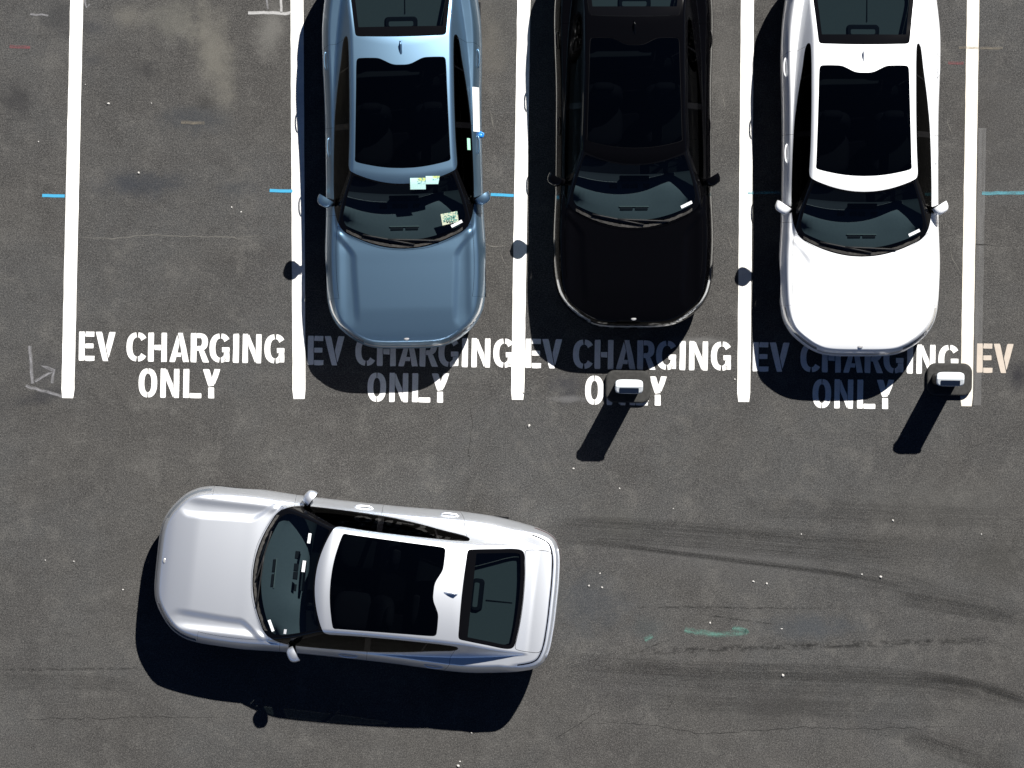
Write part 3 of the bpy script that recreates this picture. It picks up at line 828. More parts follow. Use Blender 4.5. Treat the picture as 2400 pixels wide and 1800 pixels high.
PAINT = MAT['paint_silver']        # replaced on each car
painted = set()
def make_car():
    root = empty("sedan_car")
    def part(name, labels, mat, parent=root, paint=False, push=0.0):
        me = label_mesh(labels, name, push)
        if me is None: return None
        o = mesh_obj(name, me, mat, parent)
        if paint: painted.add(o.name)
        return o
    part("body_shell", 'body', PAINT, paint=True)
    part("hood", 'hood', PAINT, paint=True)
    part("trunk_lid", 'trunk_lid', PAINT, paint=True)
    fb = part("bumper", 'bumper_front', PAINT, paint=True)
    rb = part("bumper", 'bumper_rear', PAINT, paint=True)
    part("panel_gap", 'gap', MAT['gap'], push=.005)
    part("pillar_trim", 'pillar', MAT['gloss_black'], push=.0015)
    part("windshield", 'windshield', MAT['glass'])
    part("rear_window", 'rear_window', MAT['glass_rear'])
    part("window_border", 'rear_frit', MAT['gloss_black'])
    part("sunroof", 'sunroof', MAT['glass_roof'])
    part("nose_glint", 'nose_glint', MAT['nose_silver'], push=-.001)
    part("grille", 'grille', MAT['trim'], fb, push=.01)
    part("tail_light_strip", 'tail_strip', MAT['gap'], push=.002)
    for sgn in (1, -1):
        part("headlight", 'headlight%d' % sgn, MAT['lamp'], push=-.001)
        part("tail_light", 'taillight%d' % sgn, MAT['tail'], push=-.001)
        part("quarter_window", 'side%d' % sgn, MAT['glass_side'])
        for k, wn_ in ((0, 'fwin%d' % sgn), (1, 'rwin%d' % sgn)):
            dr = part("door", 'door%d%d' % (sgn, k), PAINT, paint=True)
            part("side_window", wn_, MAT['glass_side'], dr)
            # pull handle
            d = (2.43, 3.47)[k]; z = .845 + .02 * k
            y = side_point(d, z)
            mb = MB(); pts = []
            for q in range(9):
                t = -1 + q / 4.0; pts.append((LX(d + t * .115), sgn * (y + .020 - .019 * abs(t) ** 3), z))
            mb.tube(pts, [.006, .009, .010, .010, .010, .010, .010, .009, .006], 8)
            h = mb.obj("handle", PAINT, dr, True); painted.add(h.name)
    # door mirrors
    for sgn in (1, -1):
        d, z = 1.765, 1.0
        m = Matrix.Rotation(math.radians(32 * sgn), 3, 'Z')
        hull = MB(); n = 14; rings = 9
        vs_ = []; fs = []
        # cap: rounded front, flat back
        for i in range(rings + 1):
            a = math.pi / 2 * i / rings
            for k in range(n):
                b = 2 * math.pi * k / n
                cy = .102 * math.copysign(abs(math.cos(b)) ** .8, math.cos(b)); cz = .086 * math.copysign(abs(math.sin(b)) ** .8, math.sin(b))
                v = m @ Vector((.112 * math.sin(a), cy * math.cos(a) ** .6, cz * math.cos(a) ** .6)); vs_.append(v + Vector((LX(d + .045), sgn * .930, z)))
        for i in range(rings):
            for k in range(n): fs.append((i * n + k, i * n + (k + 1) % n, (i + 1) * n + (k + 1) % n, (i + 1) * n + k))
        hull.add(vs_, fs)
        mo = hull.obj("door_mirror", PAINT, root, True); painted.add(mo.name)
        g = MB(); ring = [m @ Vector((-.004, .098 * math.cos(2 * math.pi * k / 18), .082 * math.sin(2 * math.pi * k / 18))) + Vector((LX(d + .045), sgn * .930, z)) for k in range(18)]
        g.add(ring, [tuple(range(18))]); g.obj("mirror_glass", MAT['mirror'], mo)
        st = MB(); st.tube([(LX(d - .02), sgn * .84, .955), (LX(d), sgn * .90, .965), (LX(d + .015), sgn * .93, .985)], [.045, .040, .036], 8); st.obj("mirror_stalk", MAT['gloss_black'], mo, True)
    # wipers
    for (d0, y0, d1, y1) in ((1.275, -.42, 1.30, .20), (1.36, .50, 1.235, -.12)):
        mb = MB(); pts = []
        for q in range(7):
            t = q / 6; d = d0 + (d1 - d0) * t; y = y0 + (y1 - y0) * t; pts.append((LX(d), -y, surf_z(d, y) + .018))
        mb.tube(pts, .009, 6); mb.obj("wiper", MAT['trim'], root, True)
    cw = MB(); vs_ = []; n = 41; rnd = random.Random(3)
    for q in range(n):
        y = -.70 + q * 1.40 / (n - 1); d = 1.200 + .41 * y * y; a = rnd.uniform(0, .012)
        vs_ += [(LX(d - .004 + a * .5), y, surf_z(d, y) + .004 + a * .4), (LX(d + .026 + a), y, surf_z(d + .026, y) + .006)]
    cw.add(vs_, [(2 * q, 2 * q + 1, 2 * q + 3, 2 * q + 2) for q in range(n - 1)])
    cw.obj("cowl_panel", MAT['cowl'], root)
    # antenna fin
    mb = MB(); z0 = surf_z(3.58, 0)
    prof = [(-.095, 0.0), (-.07, .018), (-.02, .042), (.03, .058), (.062, .062), (.075, .03), (.085, 0)]
    vs_ = []; fs = []
    for (x, h) in prof:
        for yy in (-1, 1): vs_.append((LX(3.58 + x), yy * (.020 if h < .03 else .016), z0 - .006)); vs_.append((LX(3.58 + x), yy * .006 * (1 if h > 0 else 2), z0 - .004 + h))
    for i in range(len(prof) - 1):
        b = i * 4; fs += [(b, b + 4, b + 5, b + 1), (b + 2, b + 3, b + 7, b + 6), (b + 1, b + 5, b + 7, b + 3)]
    mb.add(vs_, fs); h = mb.obj("antenna_fin", PAINT, root, True); painted.add(h.name)
    # badge on the nose
    mb = MB(); mb.blob((LX(.105), 0, surf_z(.105, 0) + .001), (.022, .034, .004), 14, 5); mb.obj("nose_badge", MAT['nose_silver'], root, True)
    # wheels
    tyre = MB().lathe_y([(.225, -.115), (.30, -.122), (.325, -.108), (.336, -.07), (.338, 0), (.336, .07), (.325, .108), (.30, .122), (.225, .115), (.225, -.115)], 44).mesh("tyre", True)
    tyre.materials.append(MAT['tyre'])
    rm = MB().lathe_y([(.226, -.10), (.232, .108), (.215, .112), (.205, .09), (.20, -.05)], 44)
    for k in range(5):
        a = 2 * math.pi * k / 5
        for da in (-.16, .16):
            c, s_ = math.cos(a + da), math.sin(a + da); c0, s0 = math.cos(a), math.sin(a)
            rm.tube([(c0 * .03, .075, s0 * .03), (c0 * .10 * .6 + c * .04, .085, s0 * .10 * .6 + s_ * .04), (c * .21, .088, s_ * .21)], [.024, .020, .016], 6)
    rm.lathe_y([(0.0, .098), (.03, .096), (.045, .08), (.045, .02)], 20)
    rim = rm.mesh("rim", True); rim.materials.append(MAT['rim'])
    dsc = MB().lathe_y([(.05, .02), (.165, .02), (.165, -.005), (.05, -.005)], 30).mesh("brake_disc"); dsc.materials.append(MAT['brake'])
    for dc in WHEELS:
        for sgn in (1, -1):
            w = empty("wheel", (LX(dc), sgn * (float(half_width(dc)) - .150), RZ), 0 if sgn > 0 else math.pi)
            w.parent = root; w.scale = (.965, 1.0, .965)
            mesh_obj("tyre", tyre, None, w); mesh_obj("rim", rim, None, w); mesh_obj("brake_disc", dsc, None, w)
    # underbody with wheel wells
    mb = MB(); ring = [(LX(float(d)), float(w) - .08) for d, w in outline[::8] if w > .12]
    ring = ring + [(x, -y) for x, y in reversed(ring)]
    mb.add([(x, y, .20) for x, y in ring], [tuple(range(len(ring)))])
    for dc in WHEELS:
        for sgn in (1, -1):
            vs_ = []; n = 14
            for k in range(n + 1):
                a = math.pi * k / n
                for yy in (.60, float(half_width(dc)) + .004): vs_.append((LX(dc) + .3365 * math.cos(a), sgn * yy, max(.20, RZ + .3365 * math.sin(a))))
            mb.add(vs_, [(2 * k, 2 * k + 1, 2 * k + 3, 2 * k + 2) for k in range(n)])
            mb.add([(LX(dc) + .3365 * math.cos(math.pi * k / n), sgn * .60, max(.20, RZ + .3365 * math.sin(math.pi * k / n))) for k in range(n + 1)], [tuple(range(n + 1))])
    mb.obj("underbody", MAT['liner'], root)
    # cabin: lining, dashboard, wheel, seats, shelf
    mb = MB()
    for sgn in (1, -1):
        st_ = [(1.45, .74), (1.8, .79), (2.4, .79), (3.0, .765), (3.4, .72), (3.75, .66)]
        vs_ = []
        for d, y in st_: vs_ += [(LX(d), sgn * (y - .06), .30), (LX(d), sgn * y, .62), (LX(d), sgn * (y + .03), .925)]
        fs = []
        for q in range(len(st_) - 1):
            for k in range(2): b = q * 3 + k; fs.append((b, b + 3, b + 4, b + 1))
        mb.add(vs_, fs)
    mb.add([(LX(1.3), -.72, .33), (LX(3.8), -.66, .33), (LX(3.8), .66, .33), (LX(1.3), .72, .33)], [(0, 1, 2, 3)])
    for (da, db, zz) in ((.20, 1.50, .685), (3.55, 4.72, .72)):  # unseen sheets added to stop sunlight leaking out at the wheel arches
        dd = np.linspace(da, db, 14); ring = [(LX(float(q)), float(half_width(q)) - .035 - (.05 if q < .5 else 0), zz - (.06 if q < .5 else 0)) for q in dd]
        ring = ring + [(x, -y, z) for x, y, z in reversed(ring)]; n_ = len(dd)
        mb.add(ring, [(k, k + 1, 2 * n_ - 2 - k, 2 * n_ - 1 - k) for k in range(n_ - 1)])
    mb.obj("lining_and_light_blocker", MAT['liner'], root)
    # dashboard: lofted pad
    vs_ = []; fs = []; ny = 29; prof = [(1.29, -.035), (1.38, -.012), (1.50, .0), (1.62, .004), (1.72, -.004), (1.80, -.03), (1.84, -.08), (1.85, -.20), (1.80, -.36)]
    for q in range(ny):
        y = -.74 + 1.48 * q / (ny - 1)
        hump = .035 * math.exp(-((y - .38) / .20) ** 2)
        for (d, dz) in prof:
            dd = d + (.38 * y * y if d < 1.5 else .10 * y * y)
            zt = .955 + dz + hump * (1 if d > 1.55 else .2)
            zt = min(zt, surf_z(dd, y) - .022) if d < 1.7 else zt
            vs_.append((LX(dd), y, zt))
    k = len(prof)
    for q in range(ny - 1):
        for r in range(k - 1): b = q * k + r; fs.append((b, b + 1, b + k + 1, b + k))
    mb = MB(); mb.add(vs_, fs); dash = mb.obj("dashboard", MAT['dash'], root, True)
    mb = MB()
    for y0 in (-.09, .09): mb.box((LX(1.43), y0, .955), (.028, .15, .012))
    for y0 in (-.20, -.05, .05, .20): mb.box((LX(1.70), y0 - .05, .962), (.055, .085, .010))
    mb.obj("dash_vent", MAT['liner'], dash)
    mb = MB(); mb.box((LX(1.455), 0, .962), (.010, .36, .012)); mb.obj("vent_ridge", MAT['shelf'], dash)
    mb = MB(); mb.rbox((LX(1.79), 0, 1.0), (.03, .36, .16), .012, 3, Matrix.Rotation(math.radians(-14), 3, 'Y')); mb.obj("centre_screen", MAT['gloss_black'], dash)
    mb = MB(); m = Matrix.Rotation(math.radians(-25), 3, 'Y')
    mb.tube([Vector((LX(2.02), .38, .93)) + m @ Vector((0, .185 * math.cos(2 * math.pi * q / 28), .185 * math.sin(2 * math.pi * q / 28))) for q in range(28)], .015, 8, True)
    mb.box((LX(2.02), .38, .93), (.03, .34, .04), m); mb.box((LX(2.02), .38, .88), (.03, .05, .16), m); mb.tube([(LX(2.02), .38, .93), (LX(1.85), .38, .86)], .03, 8)
    mb.obj("steering_wheel", MAT['liner'], root, True)
    mb = MB(); mb.rbox((LX(1.985), 0, 1.315), (.03, .24, .065), .012, 4); mb.tube([(LX(1.97), 0, 1.33), (LX(1.95), 0, 1.36)], .012, 6); mb.obj("interior_mirror", MAT['trim'], root)
    for y0 in (.37, -.37):
        mb = MB(); mb.blob((LX(2.45), y0, .56), (.27, .245, .10), 16, 8, None, 3.2)
        mb.blob((LX(2.78), y0, .84), (.10, .24, .31), 16, 10, Matrix.Rotation(math.radians(-18), 3, 'Y'), 3.2)
        se = mb.obj("seat", MAT['seat'], root, True)
        mb = MB(); mb.blob((LX(2.88), y0, 1.19), (.055, .13, .085), 12, 8, Matrix.Rotation(math.radians(-12), 3, 'Y'), 3); mb.tube([(LX(2.87), y0 - .06, 1.05), (LX(2.88), y0 - .06, 1.16)], .008, 6); mb.tube([(LX(2.87), y0 + .06, 1.05), (LX(2.88), y0 + .06, 1.16)], .008, 6)
        mb.obj("headrest", MAT['seat'], se, True)
    mb = MB(); mb.blob((LX(3.38), 0, .55), (.26, .64, .11), 20, 8, None, 4); mb.blob((LX(3.66), 0, .82), (.10, .62, .27), 20, 10, Matrix.Rotation(math.radians(-24), 3, 'Y'), 4)
    se = mb.obj("rear_bench", MAT['seat'], root, True)
    mb = MB()
    for y0 in (.36, -.36): mb.blob((LX(3.74), y0, 1.07), (.05, .13, .055), 12, 8, None, 3)
    mb.obj("headrest", MAT['seat'], se, True)
    mb = MB(); shp = [(3.82, .56), (4.0, .58), (4.25, .575), (4.34, .54), (4.37, .40), (4.385, 0)]
    ring = [(LX(d), y, 1.035 + .02 * (d - 3.8)) for d, y in shp] + [(LX(d), -y, 1.035 + .02 * (d - 3.8)) for d, y in reversed(shp[:-1])]
    mb.add(ring, [tuple(range(len(ring)))]); sh = mb.obj("parcel_shelf", MAT['shelf'], root)
    mb = MB(); mb.rbox((LX(3.90), 0, 1.062), (.15, .40, .045), .05, 5, None, .02); hb = mb.obj("brake_lamp_pod", MAT['liner'], sh)
    mb = MB(); mb.rbox((LX(3.885), 0, 1.088), (.065, .30, .012), .02, 4, None, .004); mb.obj("lamp_cover", MAT['shelf'], hb)
    mb = MB(); mb.box((LX(4.17), .05, 1.048), (.32, .012, .006)); mb.obj("shelf_seam", MAT['liner'], sh)
    # vehicle label at the foot of the windshield, driver's side
    mb = MB(); m = Matrix.Rotation(math.radians(26), 3, 'Z'); z0 = surf_z(1.47, .62)
    mb.box((LX(1.475), .63, z0 + .004), (.036, .145, .003), m @ Matrix.Rotation(math.radians(18), 3, 'Y')); mb.obj("windshield_label", MAT['label'], root)
    # rear plate recess
    mb = MB(); mb.rbox((LX(4.862), 0, .62), (.012, .50, .13), .004, 2); mb.obj("plate_panel", MAT['trim'], rb)
    return root

proto = make_car()
def children_of(o): return [c for c in bpy.data.objects if c.parent == o]
def copy_tree(o, parent, paint):
    c = o.copy(); COL.objects.link(c)
    if parent is not None: c.parent = parent
    if o.name in painted: set_paint(c, paint)
    for ch in children_of(o): copy_tree(ch, c, paint)
    return c
def set_paint(o, paint):
    o.material_slots[0].link = 'OBJECT'; o.material_slots[0].material = MAT[paint]

def place(o, px, py, heading):
    """nose of the car at a photo position on the lot"""
    n = W(px, py); f = Vector((math.cos(heading), math.sin(heading), 0))
    o.location = n - f * (L_CAR / 2); o.rotation_euler = (0, 0, heading)
cars = {}
bpy.context.view_layer.update()
for key, paint, px, py, hd, label in (
        ('blue', 'paint_blue', 956, 815, -90 + 0.95, "blue grey metallic sedan parked nose down with papers on its windshield"),
        ('black', 'paint_black', 1482, 769, -90 + 0.0, "glossy black sedan parked between the blue car and the white car"),
        ('white', 'paint_white', 2007, 833.5, -90 - 0.2, "white sedan parked nose down in the rightmost occupied bay"),
        ('silver', 'paint_silver', 375, 1307.5, 173.9, "silver sedan driving left across the open lane below the bays")):
    c = proto if key == 'silver' else copy_tree(proto, None, paint)
    place(c, px, py, math.radians(hd))
    tag(c, label, "car", "four matching sedans")
    cars[key] = c
for o in list(bpy.data.objects):
    if o.name in painted: set_paint(o, 'paint_silver')

# ------------------------------------------------------------------ papers and stickers on the blue car
def on_car(key, d, y, dz=0.0):
    """world point on the outer surface of a car"""
    c = cars[key]; m = Matrix.Translation(c.location) @ Matrix.Rotation(c.rotation_euler.z, 4, 'Z')
    return m @ Vector((LX(d), y, surf_z(d, y) + dz))
def sheet(name, key, quad, mat, label, cat, dz=.004, n=6, curl=.0, group=None):
    """a thin sheet following the car's surface between four (d, y) corners"""
    vs_ = []; q = [np.array(c_) for c_ in quad]; rnd = random.Random(len(label))
    for i in range(n + 1):
        for j in range(n + 1):
            u, v = i / n, j / n
            p = (1 - u) * (1 - v) * q[0] + u * (1 - v) * q[1] + u * v * q[2] + (1 - u) * v * q[3]
            vs_.append(on_car(key, p[0], p[1], dz + curl * (u - .5) ** 2 + abs(rnd.gauss(0, curl * .04))))
    m = n + 1
    fs = [(i * m + j, (i + 1) * m + j, (i + 1) * m + j + 1, i * m + j + 1) for i in range(n) for j in range(n)]
    c = sum(vs_, Vector()) / len(vs_)
    low = [v - c for v in vs_]; k = len(low)
    low2 = [v - Vector((0, 0, .0012)) for v in low]
    edge = [i * m for i in range(m)] + [n * m + j for j in range(1, m)] + [i * m + n for i in range(n - 1, -1, -1)] + [j for j in range(n - 1, 0, -1)]
    fs2 = [tuple(reversed([a + k for a in f_])) for f_ in fs]
    fs3 = [(edge[i], edge[(i + 1) % len(edge)], edge[(i + 1) % len(edge)] + k, edge[i] + k) for i in range(len(edge))]
    o = mesh_obj(name, make_mesh(name, low + low2, fs + fs2 + fs3), mat, None, c)
    tag(o, label, cat, group); return o

def permit_material(name, ground_c, band_c, ink_c, kind):
    """printed slip: pale ground, coloured band and dark marks, laid out in the sheet's own coordinates"""
    m, nt, out = new_mat(name); N = nt.nodes; Lk = nt.links
    b = N.new("ShaderNodeBsdfPrincipled"); b.inputs["Roughness"].default_value = .5; Lk.new(b.outputs[0], out.inputs[0])
    tc = N.new("ShaderNodeTexCoord"); sx = N.new("ShaderNodeSeparateXYZ"); Lk.new(tc.outputs["Generated"], sx.inputs[0])
    def gt(v, t, s=.04):
        r = N.new("ShaderNodeMapRange"); r.inputs[1].default_value = t - s; r.inputs[2].default_value = t + s; Lk.new(v, r.inputs[0]); return r.outputs[0]
    def mul(a, c):
        x = N.new("ShaderNodeMath"); x.operation = 'MULTIPLY'
        for i, v in ((0, a), (1, c)):
            if isinstance(v, float): x.inputs[i].default_value = v
            else: Lk.new(v, x.inputs[i])
        return x.outputs[0]
    def mix(fac, A, B):
        x = N.new("ShaderNodeMix"); x.data_type = 'RGBA'; Lk.new(fac, x.inputs[0])
        for i, c in ((6, A), (7, B)):
            if isinstance(c, tuple): x.inputs[i].default_value = (*c, 1)
            else: Lk.new(c, x.inputs[i])
        return x.outputs[2]
    nz = N.new("ShaderNodeTexNoise"); nz.inputs["Scale"].default_value = 9.0; nz.inputs["Detail"].default_value = 2; Lk.new(tc.outputs["Generated"], nz.inputs["Vector"])
    X, Yc = sx.outputs[0], sx.outputs[1]
    if kind == 'tag':
        band = mul(gt(X, .5, .08), gt(Yc, .72, .08)); col = mix(band, ground_c, band_c)
        ink = mul(mul(gt(X, .45), gt(Yc, .45)), gt(nz.outputs["Fac"], .57, .03)); col = mix(ink, col, ink_c)
    else:
        ink = mul(gt(nz.outputs["Fac"], .52, .04), mul(gt(X, .12), mul(gt(Yc, .18), 1.0))); col = mix(ink, ground_c, ink_c)
    Lk.new(col, b.inputs["Base Color"])
    return m
MAT['permit'] = permit_material("hang_tag_print", (0.52, 0.80, 0.76), (0.55, 0.62, 0.20), (0.10, 0.30, 0.34), 'tag')
MAT['decalnum'] = permit_material("number_slip_print", (0.66, 0.70, 0.52), (0.6, 0.6, 0.4), (0.10, 0.28, 0.24), 'num')

def text_obj(name, body, size, mat, loc, rz, parent=None, tilt=None):
    cu = bpy.data.curves.new(name, 'FONT'); cu.body = body; cu.size = size; cu.align_x = 'CENTER'; cu.align_y = 'CENTER'; cu.offset = .0008
    o = bpy.data.objects.new(name, cu); COL.objects.link(o)
    bpy.context.view_layer.update()
    me = bpy.data.meshes.new_from_object(o); bpy.data.objects.remove(o)
    me.materials.clear(); me.materials.append(mat)
    return mesh_obj(name, me, None, parent, loc, (0, 0, rz))
MAT['ink'] = principled("slip_ink_green", (0.05, 0.20, 0.17), .6)

# d grows towards the rear; +y is the car's left = right in the picture
sheet("parking_permit", 'blue', [(1.885, .085), (1.885, .27), (2.02, .27), (2.02, .085)], MAT['permit'], "large pale mint permit sheet at the top of the blue car's windshield", "permit", .006)
sheet("permit_tab", 'blue', [(1.945, .272), (1.945, .42), (2.04, .44), (2.04, .272)], MAT['permit'], "narrow permit tab with yellow top beside the larger mint sheet", "permit", .006)
sl = sheet("number_slip", 'blue', [(1.455, .46), (1.50, .655), (1.625, .64), (1.59, .44)], MAT['decalnum'], "pale slip printed 7802 in lower corner of the blue car's windshield", "slip", .006)
t = text_obj("printed_number", "7802", .075, MAT['ink'], (.0, -.005, .012), math.radians(6), sl)
t["label"] = "dark green number 7802"
sheet("side_window_sticker", 'blue', [(2.36, .775), (2.36, .812), (2.50, .808), (2.50, .772)], MAT['mint'], "small mint sticker on the blue car's side glass", "sticker", .004, 3)
pl = sheet("door_placard", 'blue', [(2.585, .850), (2.585, .925), (3.12, .925), (3.12, .845)], MAT['paper'], "long white placard lying along the blue car's door", "placard", .010, 8)
mb = MB()
c = on_car('blue', 2.545, .935, .02)
mb.blob((0, 0, .01), (.035, .03, .022), 10, 6); mb.tube([(.0, -.03, .0), (.03, -.015, .03), (.035, .02, .03), (.0, .04, .015), (-.03, .02, .02)], .010, 6)
o = mb.obj("blue_tape_wad", MAT['blue_tape'], None, True); o.location = c
tag(o, "bright blue crumpled tape at the end of the white placard", "tape")

# reflections on the silver car's windshield, added as small white sheets
for (d, y, a, b_, lb) in ((1.83, -.47, .018, .075, "small white tag near far top corner of the silver car's windshield"),
                          (1.80, -.13, .020, .085, "white tag behind interior mirror at the silver car's windshield"),
                          (1.655, .68, .016, .035, "tiny white tag at near side of the silver car's windshield")):
    sheet("windshield_glint", 'silver', [(d - a, y - b_ * .8), (d + a, y - b_ * .8), (d + a * .8, y + b_ * .8), (d - a * 1.2, y + b_ * .8)], MAT['label'], lb, "tag", .004, 3, 0, "white reflection sheets on the silver car's windshield")

# ------------------------------------------------------------------ charging posts
def charger(px, py, label, ox=0.0):
    root = empty("charging_post", W(px, py), math.radians(-0.8))
    tag(root, label, "charging post", "charging posts at the foot of the bays")
    mb = MB(); mb.rbox((0, 0, .045), (.55, .395, .09), .11, 6, None, 0, .025); mb.obj("base_pad", MAT['pad'], root)
    mb = MB(); mb.rbox((ox, 0, .515), (.312, .145, .89), .045, 5); mb.obj("post", MAT['pole'], root)
    # head: rounded white hood whose near half slopes down to the screen
    hx, hy = .168, .086; n = 36; vs_ = []; fs = []
    ring = []
    for k in range(n):
        a = 2 * math.pi * k / n; q = .42
        ring.append((hx * math.copysign(abs(math.cos(a)) ** q, math.cos(a)), hy * math.copysign(abs(math.sin(a)) ** q, math.sin(a))))
    def head_z(y): return 1.055 if y > .0 else 1.055 + y * .62
    lev = [(.90, .96, 0), (1.0, None, -.022), (.965, None, -.006), (.90, None, 0.0)]
    for (k_, z_, dz_) in lev:
        for (x, y) in ring: vs_.append((ox + x * k_, y * k_, z_ if z_ else head_z(y * k_) + dz_))
    for l in range(len(lev) - 1):
        for k in range(n): fs.append((l * n + k, l * n + (k + 1) % n, (l + 1) * n + (k + 1) % n, (l + 1) * n + k))
    # top filled in strips so the break line stays crisp
    b = len(vs_); rows = 9
    top0 = (len(lev) - 1) * n
    ctr_i = []
    for k in range(n):
        x, y = ring[k]; x *= .9; y *= .9; vs_.append((ox, y, head_z(y)))
    for k in range(n): fs.append((top0 + k, top0 + (k + 1) % n, b + (k + 1) % n, b + k))
    fs.append(tuple(reversed(range(n))))
    mb = MB(); mb.add(vs_, fs); mb.obj("head", MAT['cap'], root)
    mb = MB(); m = Matrix.Rotation(math.atan(.62), 3, 'X')
    mb.rbox((ox, -.047, 1.055 - .047 * .62 + .001), (.235, .074, .008), .010, 4, m); mb.obj("screen", MAT['screen'], root)
    return root
charger(1472, 906, "charging post at the foot of the black car's bay", -.008)
charger(2224.5, 889, "charging post standing by the cream bay line", -.062)

# ------------------------------------------------------------------ marks on the asphalt
def mk(name, pts, width, mat, label, cat, group=None, z=.0045, jitter=.004, step=.06, seed=1, smooth=False, taper=False, fade=0.0):
    o = ribbon(name, smooth_path(pts) if smooth else pts, width, mat, z, jitter, step, seed, taper, fade)
    tag(o, label, cat, group); return o
MAT['survey_blue'] = decal("survey_blue", (0.05, 0.30, 0.50), .85, (6, 1), 60, .25, .45, .35)
MAT['survey_blue2'] = decal("survey_blue_worn", (0.09, 0.28, 0.34), .6, (6, 1), 80, .30, .55, .35)
MAT['survey_red'] = decal("survey_red", (0.22, 0.06, 0.07), .5, (6, 1), 80, .38, .62, .5)
MAT['green_paint'] = decal("worn_green_paint", (0.11, 0.25, 0.21), .7, (4, 1.2), 40, .40, .66, .8)
MAT['chalk'] = decal("white_chalk", (0.30, 0.30, 0.32), .6, (9, 1), 90, .34, .62, .6)
MAT['chalk_strong'] = decal("white_chalk_strong", (0.40, 0.40, 0.40), .75, (9, 1), 70, .28, .5, .4)
MAT['tan_mark'] = decal("tan_scuff", (0.20, 0.175, 0.135), .5, (9, 1), 90, .36, .6, .6)
mk("survey_mark", [(98, 458), (152, 459)], .045, MAT['survey_blue'], "bright blue survey dash left of the leftmost bay line", "survey mark", "survey dashes", seed=2, jitter=.002)
mk("survey_mark", [(632, 447), (686, 448)], .045, MAT['survey_blue'], "blue survey dash meeting the line beside the blue car's shadow", "survey mark", "survey dashes", seed=3, jitter=.002)
mk("survey_mark", [(1150, 456), (1204, 458)], .042, MAT['survey_blue'], "blue survey dash between the blue car's mirror and the next bay line", "survey mark", "survey dashes", seed=4, jitter=.002)
mk("survey_mark", [(2302, 452), (2420, 452)], .048, MAT['survey_blue2'], "worn pale blue dash right of the cream bay line", "survey mark", "survey dashes", seed=5, jitter=.003)
mk("survey_mark", [(1752, 452), (1830, 452)], .040, MAT['survey_blue2'], "pale blue dash under the white parked car's shadow edge", "survey mark", "survey dashes", seed=6, jitter=.003)
mk("red_mark", [(22, 109), (70, 111)], .050, MAT['survey_red'], "faint red mark near the left edge of view", "paint mark", seed=7)
mk("red_mark", [(2222, 149), (2258, 148)], .045, MAT['survey_red'], "faint red mark between the white car and the cream bay line", "paint mark", seed=8)
mk("chalk_mark", [(2248, 112), (2350, 113)], .040, MAT['tan_mark'], "faint tan dash crossing the cream bay line", "chalk mark", seed=9)
mk("scuff_mark", [(425, 286), (480, 288)], .050, MAT['tan_mark'], "tan scuff in the middle of the empty bay", "scuff mark", seed=10)
mk("green_mark", smooth_path([(1606, 1476), (1640, 1482), (1690, 1486), (1730, 1484), (1750, 1480), (1735, 1474), (1715, 1473)], 5), .085, MAT['green_paint'], "worn green paint stroke on the open lane", "paint mark", seed=11, jitter=.006)
mk("green_mark", [(1512, 1500), (1530, 1490)], .07, MAT['green_paint'], "small faint green smudge behind the silver car", "paint mark", seed=12)
mk("chalk_mark", [(70, 812), (76, 898)], .05, MAT['chalk'], "upright chalk stroke left of the leftmost bay line", "chalk mark", "chalk strokes", seed=13)
mk("chalk_mark", [(60, 904), (145, 929)], .045, MAT['chalk'], "slanting chalk stroke ending at the foot of the leftmost line", "chalk mark", "chalk strokes", seed=14)
mk("chalk_arrow", [(82, 894), (124, 868), (98, 858), (126, 866), (121, 898)], .04, MAT['chalk'], "small chalk arrow beside the foot of the leftmost line", "chalk mark", "chalk strokes", seed=15)
mk("chalk_mark", [(582, 31), (640, 30), (682, 31)], .045, MAT['chalk_strong'], "horizontal white chalk line at top of the empty bay", "chalk mark", "chalk strokes", seed=16)
mk("chalk_mark", [(658, -30), (659, 29)], .036, MAT['chalk_strong'], "upright chalk line joining the horizontal one at top", "chalk mark", "chalk strokes", seed=17)
mk("chalk_mark", [(624, -30), (628, 22)], .030, MAT['chalk'], "fainter upright chalk line at top of the empty bay", "chalk mark", "chalk strokes", seed=18)
mk("chalk_mark", [(198, -20), (203, 18), (210, 10)], .030, MAT['chalk'], "small chalk hook right of the leftmost line at top", "chalk mark", "chalk strokes", seed=19)
mk("chalk_mark", [(70, 32), (112, 36)], .03, MAT['chalk'], "faint chalk dash left of the leftmost line at top", "chalk mark", "chalk strokes", seed=20)

# cracks
MAT['crack'] = decal("crack_dark", (0.015, 0.015, 0.015), .75, (5, 1), 60, .32, .58, .6)
MAT['crack_pale'] = decal("crack_pale", (0.17, 0.165, 0.15), .7, (7, 1), 90, .36, .6, .5)
def crack(pts, w, mat, label, seed): return mk("asphalt_crack", pts, w, MAT[mat], label, "crack", "cracks in the asphalt", .003, .008, .07, seed, False, True, .25)
crack([(115, 561), (190, 556), (260, 559), (370, 551), (470, 554), (560, 556), (690, 549)], .016, 'crack_pale', "pale crack running across the empty bay", 21)
crack([(1120, 566), (1150, 578), (1180, 575), (1200, 566)], .014, 'crack_pale', "short pale crack beside the blue car's front wheel", 22)
crack([(1168, 588), (1182, 612), (1196, 628)], .014, 'crack_pale', "short slanting pale crack below the one beside the blue car", 23)
crack([(-20, 1688), (160, 1684), (340, 1680), (520, 1682), (590, 1680)], .010, 'crack', "thin dark crack left of the silver car's shadow", 24)
crack([(1180, 1676), (1260, 1684), (1340, 1696), (1460, 1694), (1560, 1704), (1640, 1720), (1720, 1716), (1860, 1706), (2060, 1708), (2240, 1703), (2430, 1704)], .011, 'crack', "long thin dark crack along the bottom of the lane", 25)
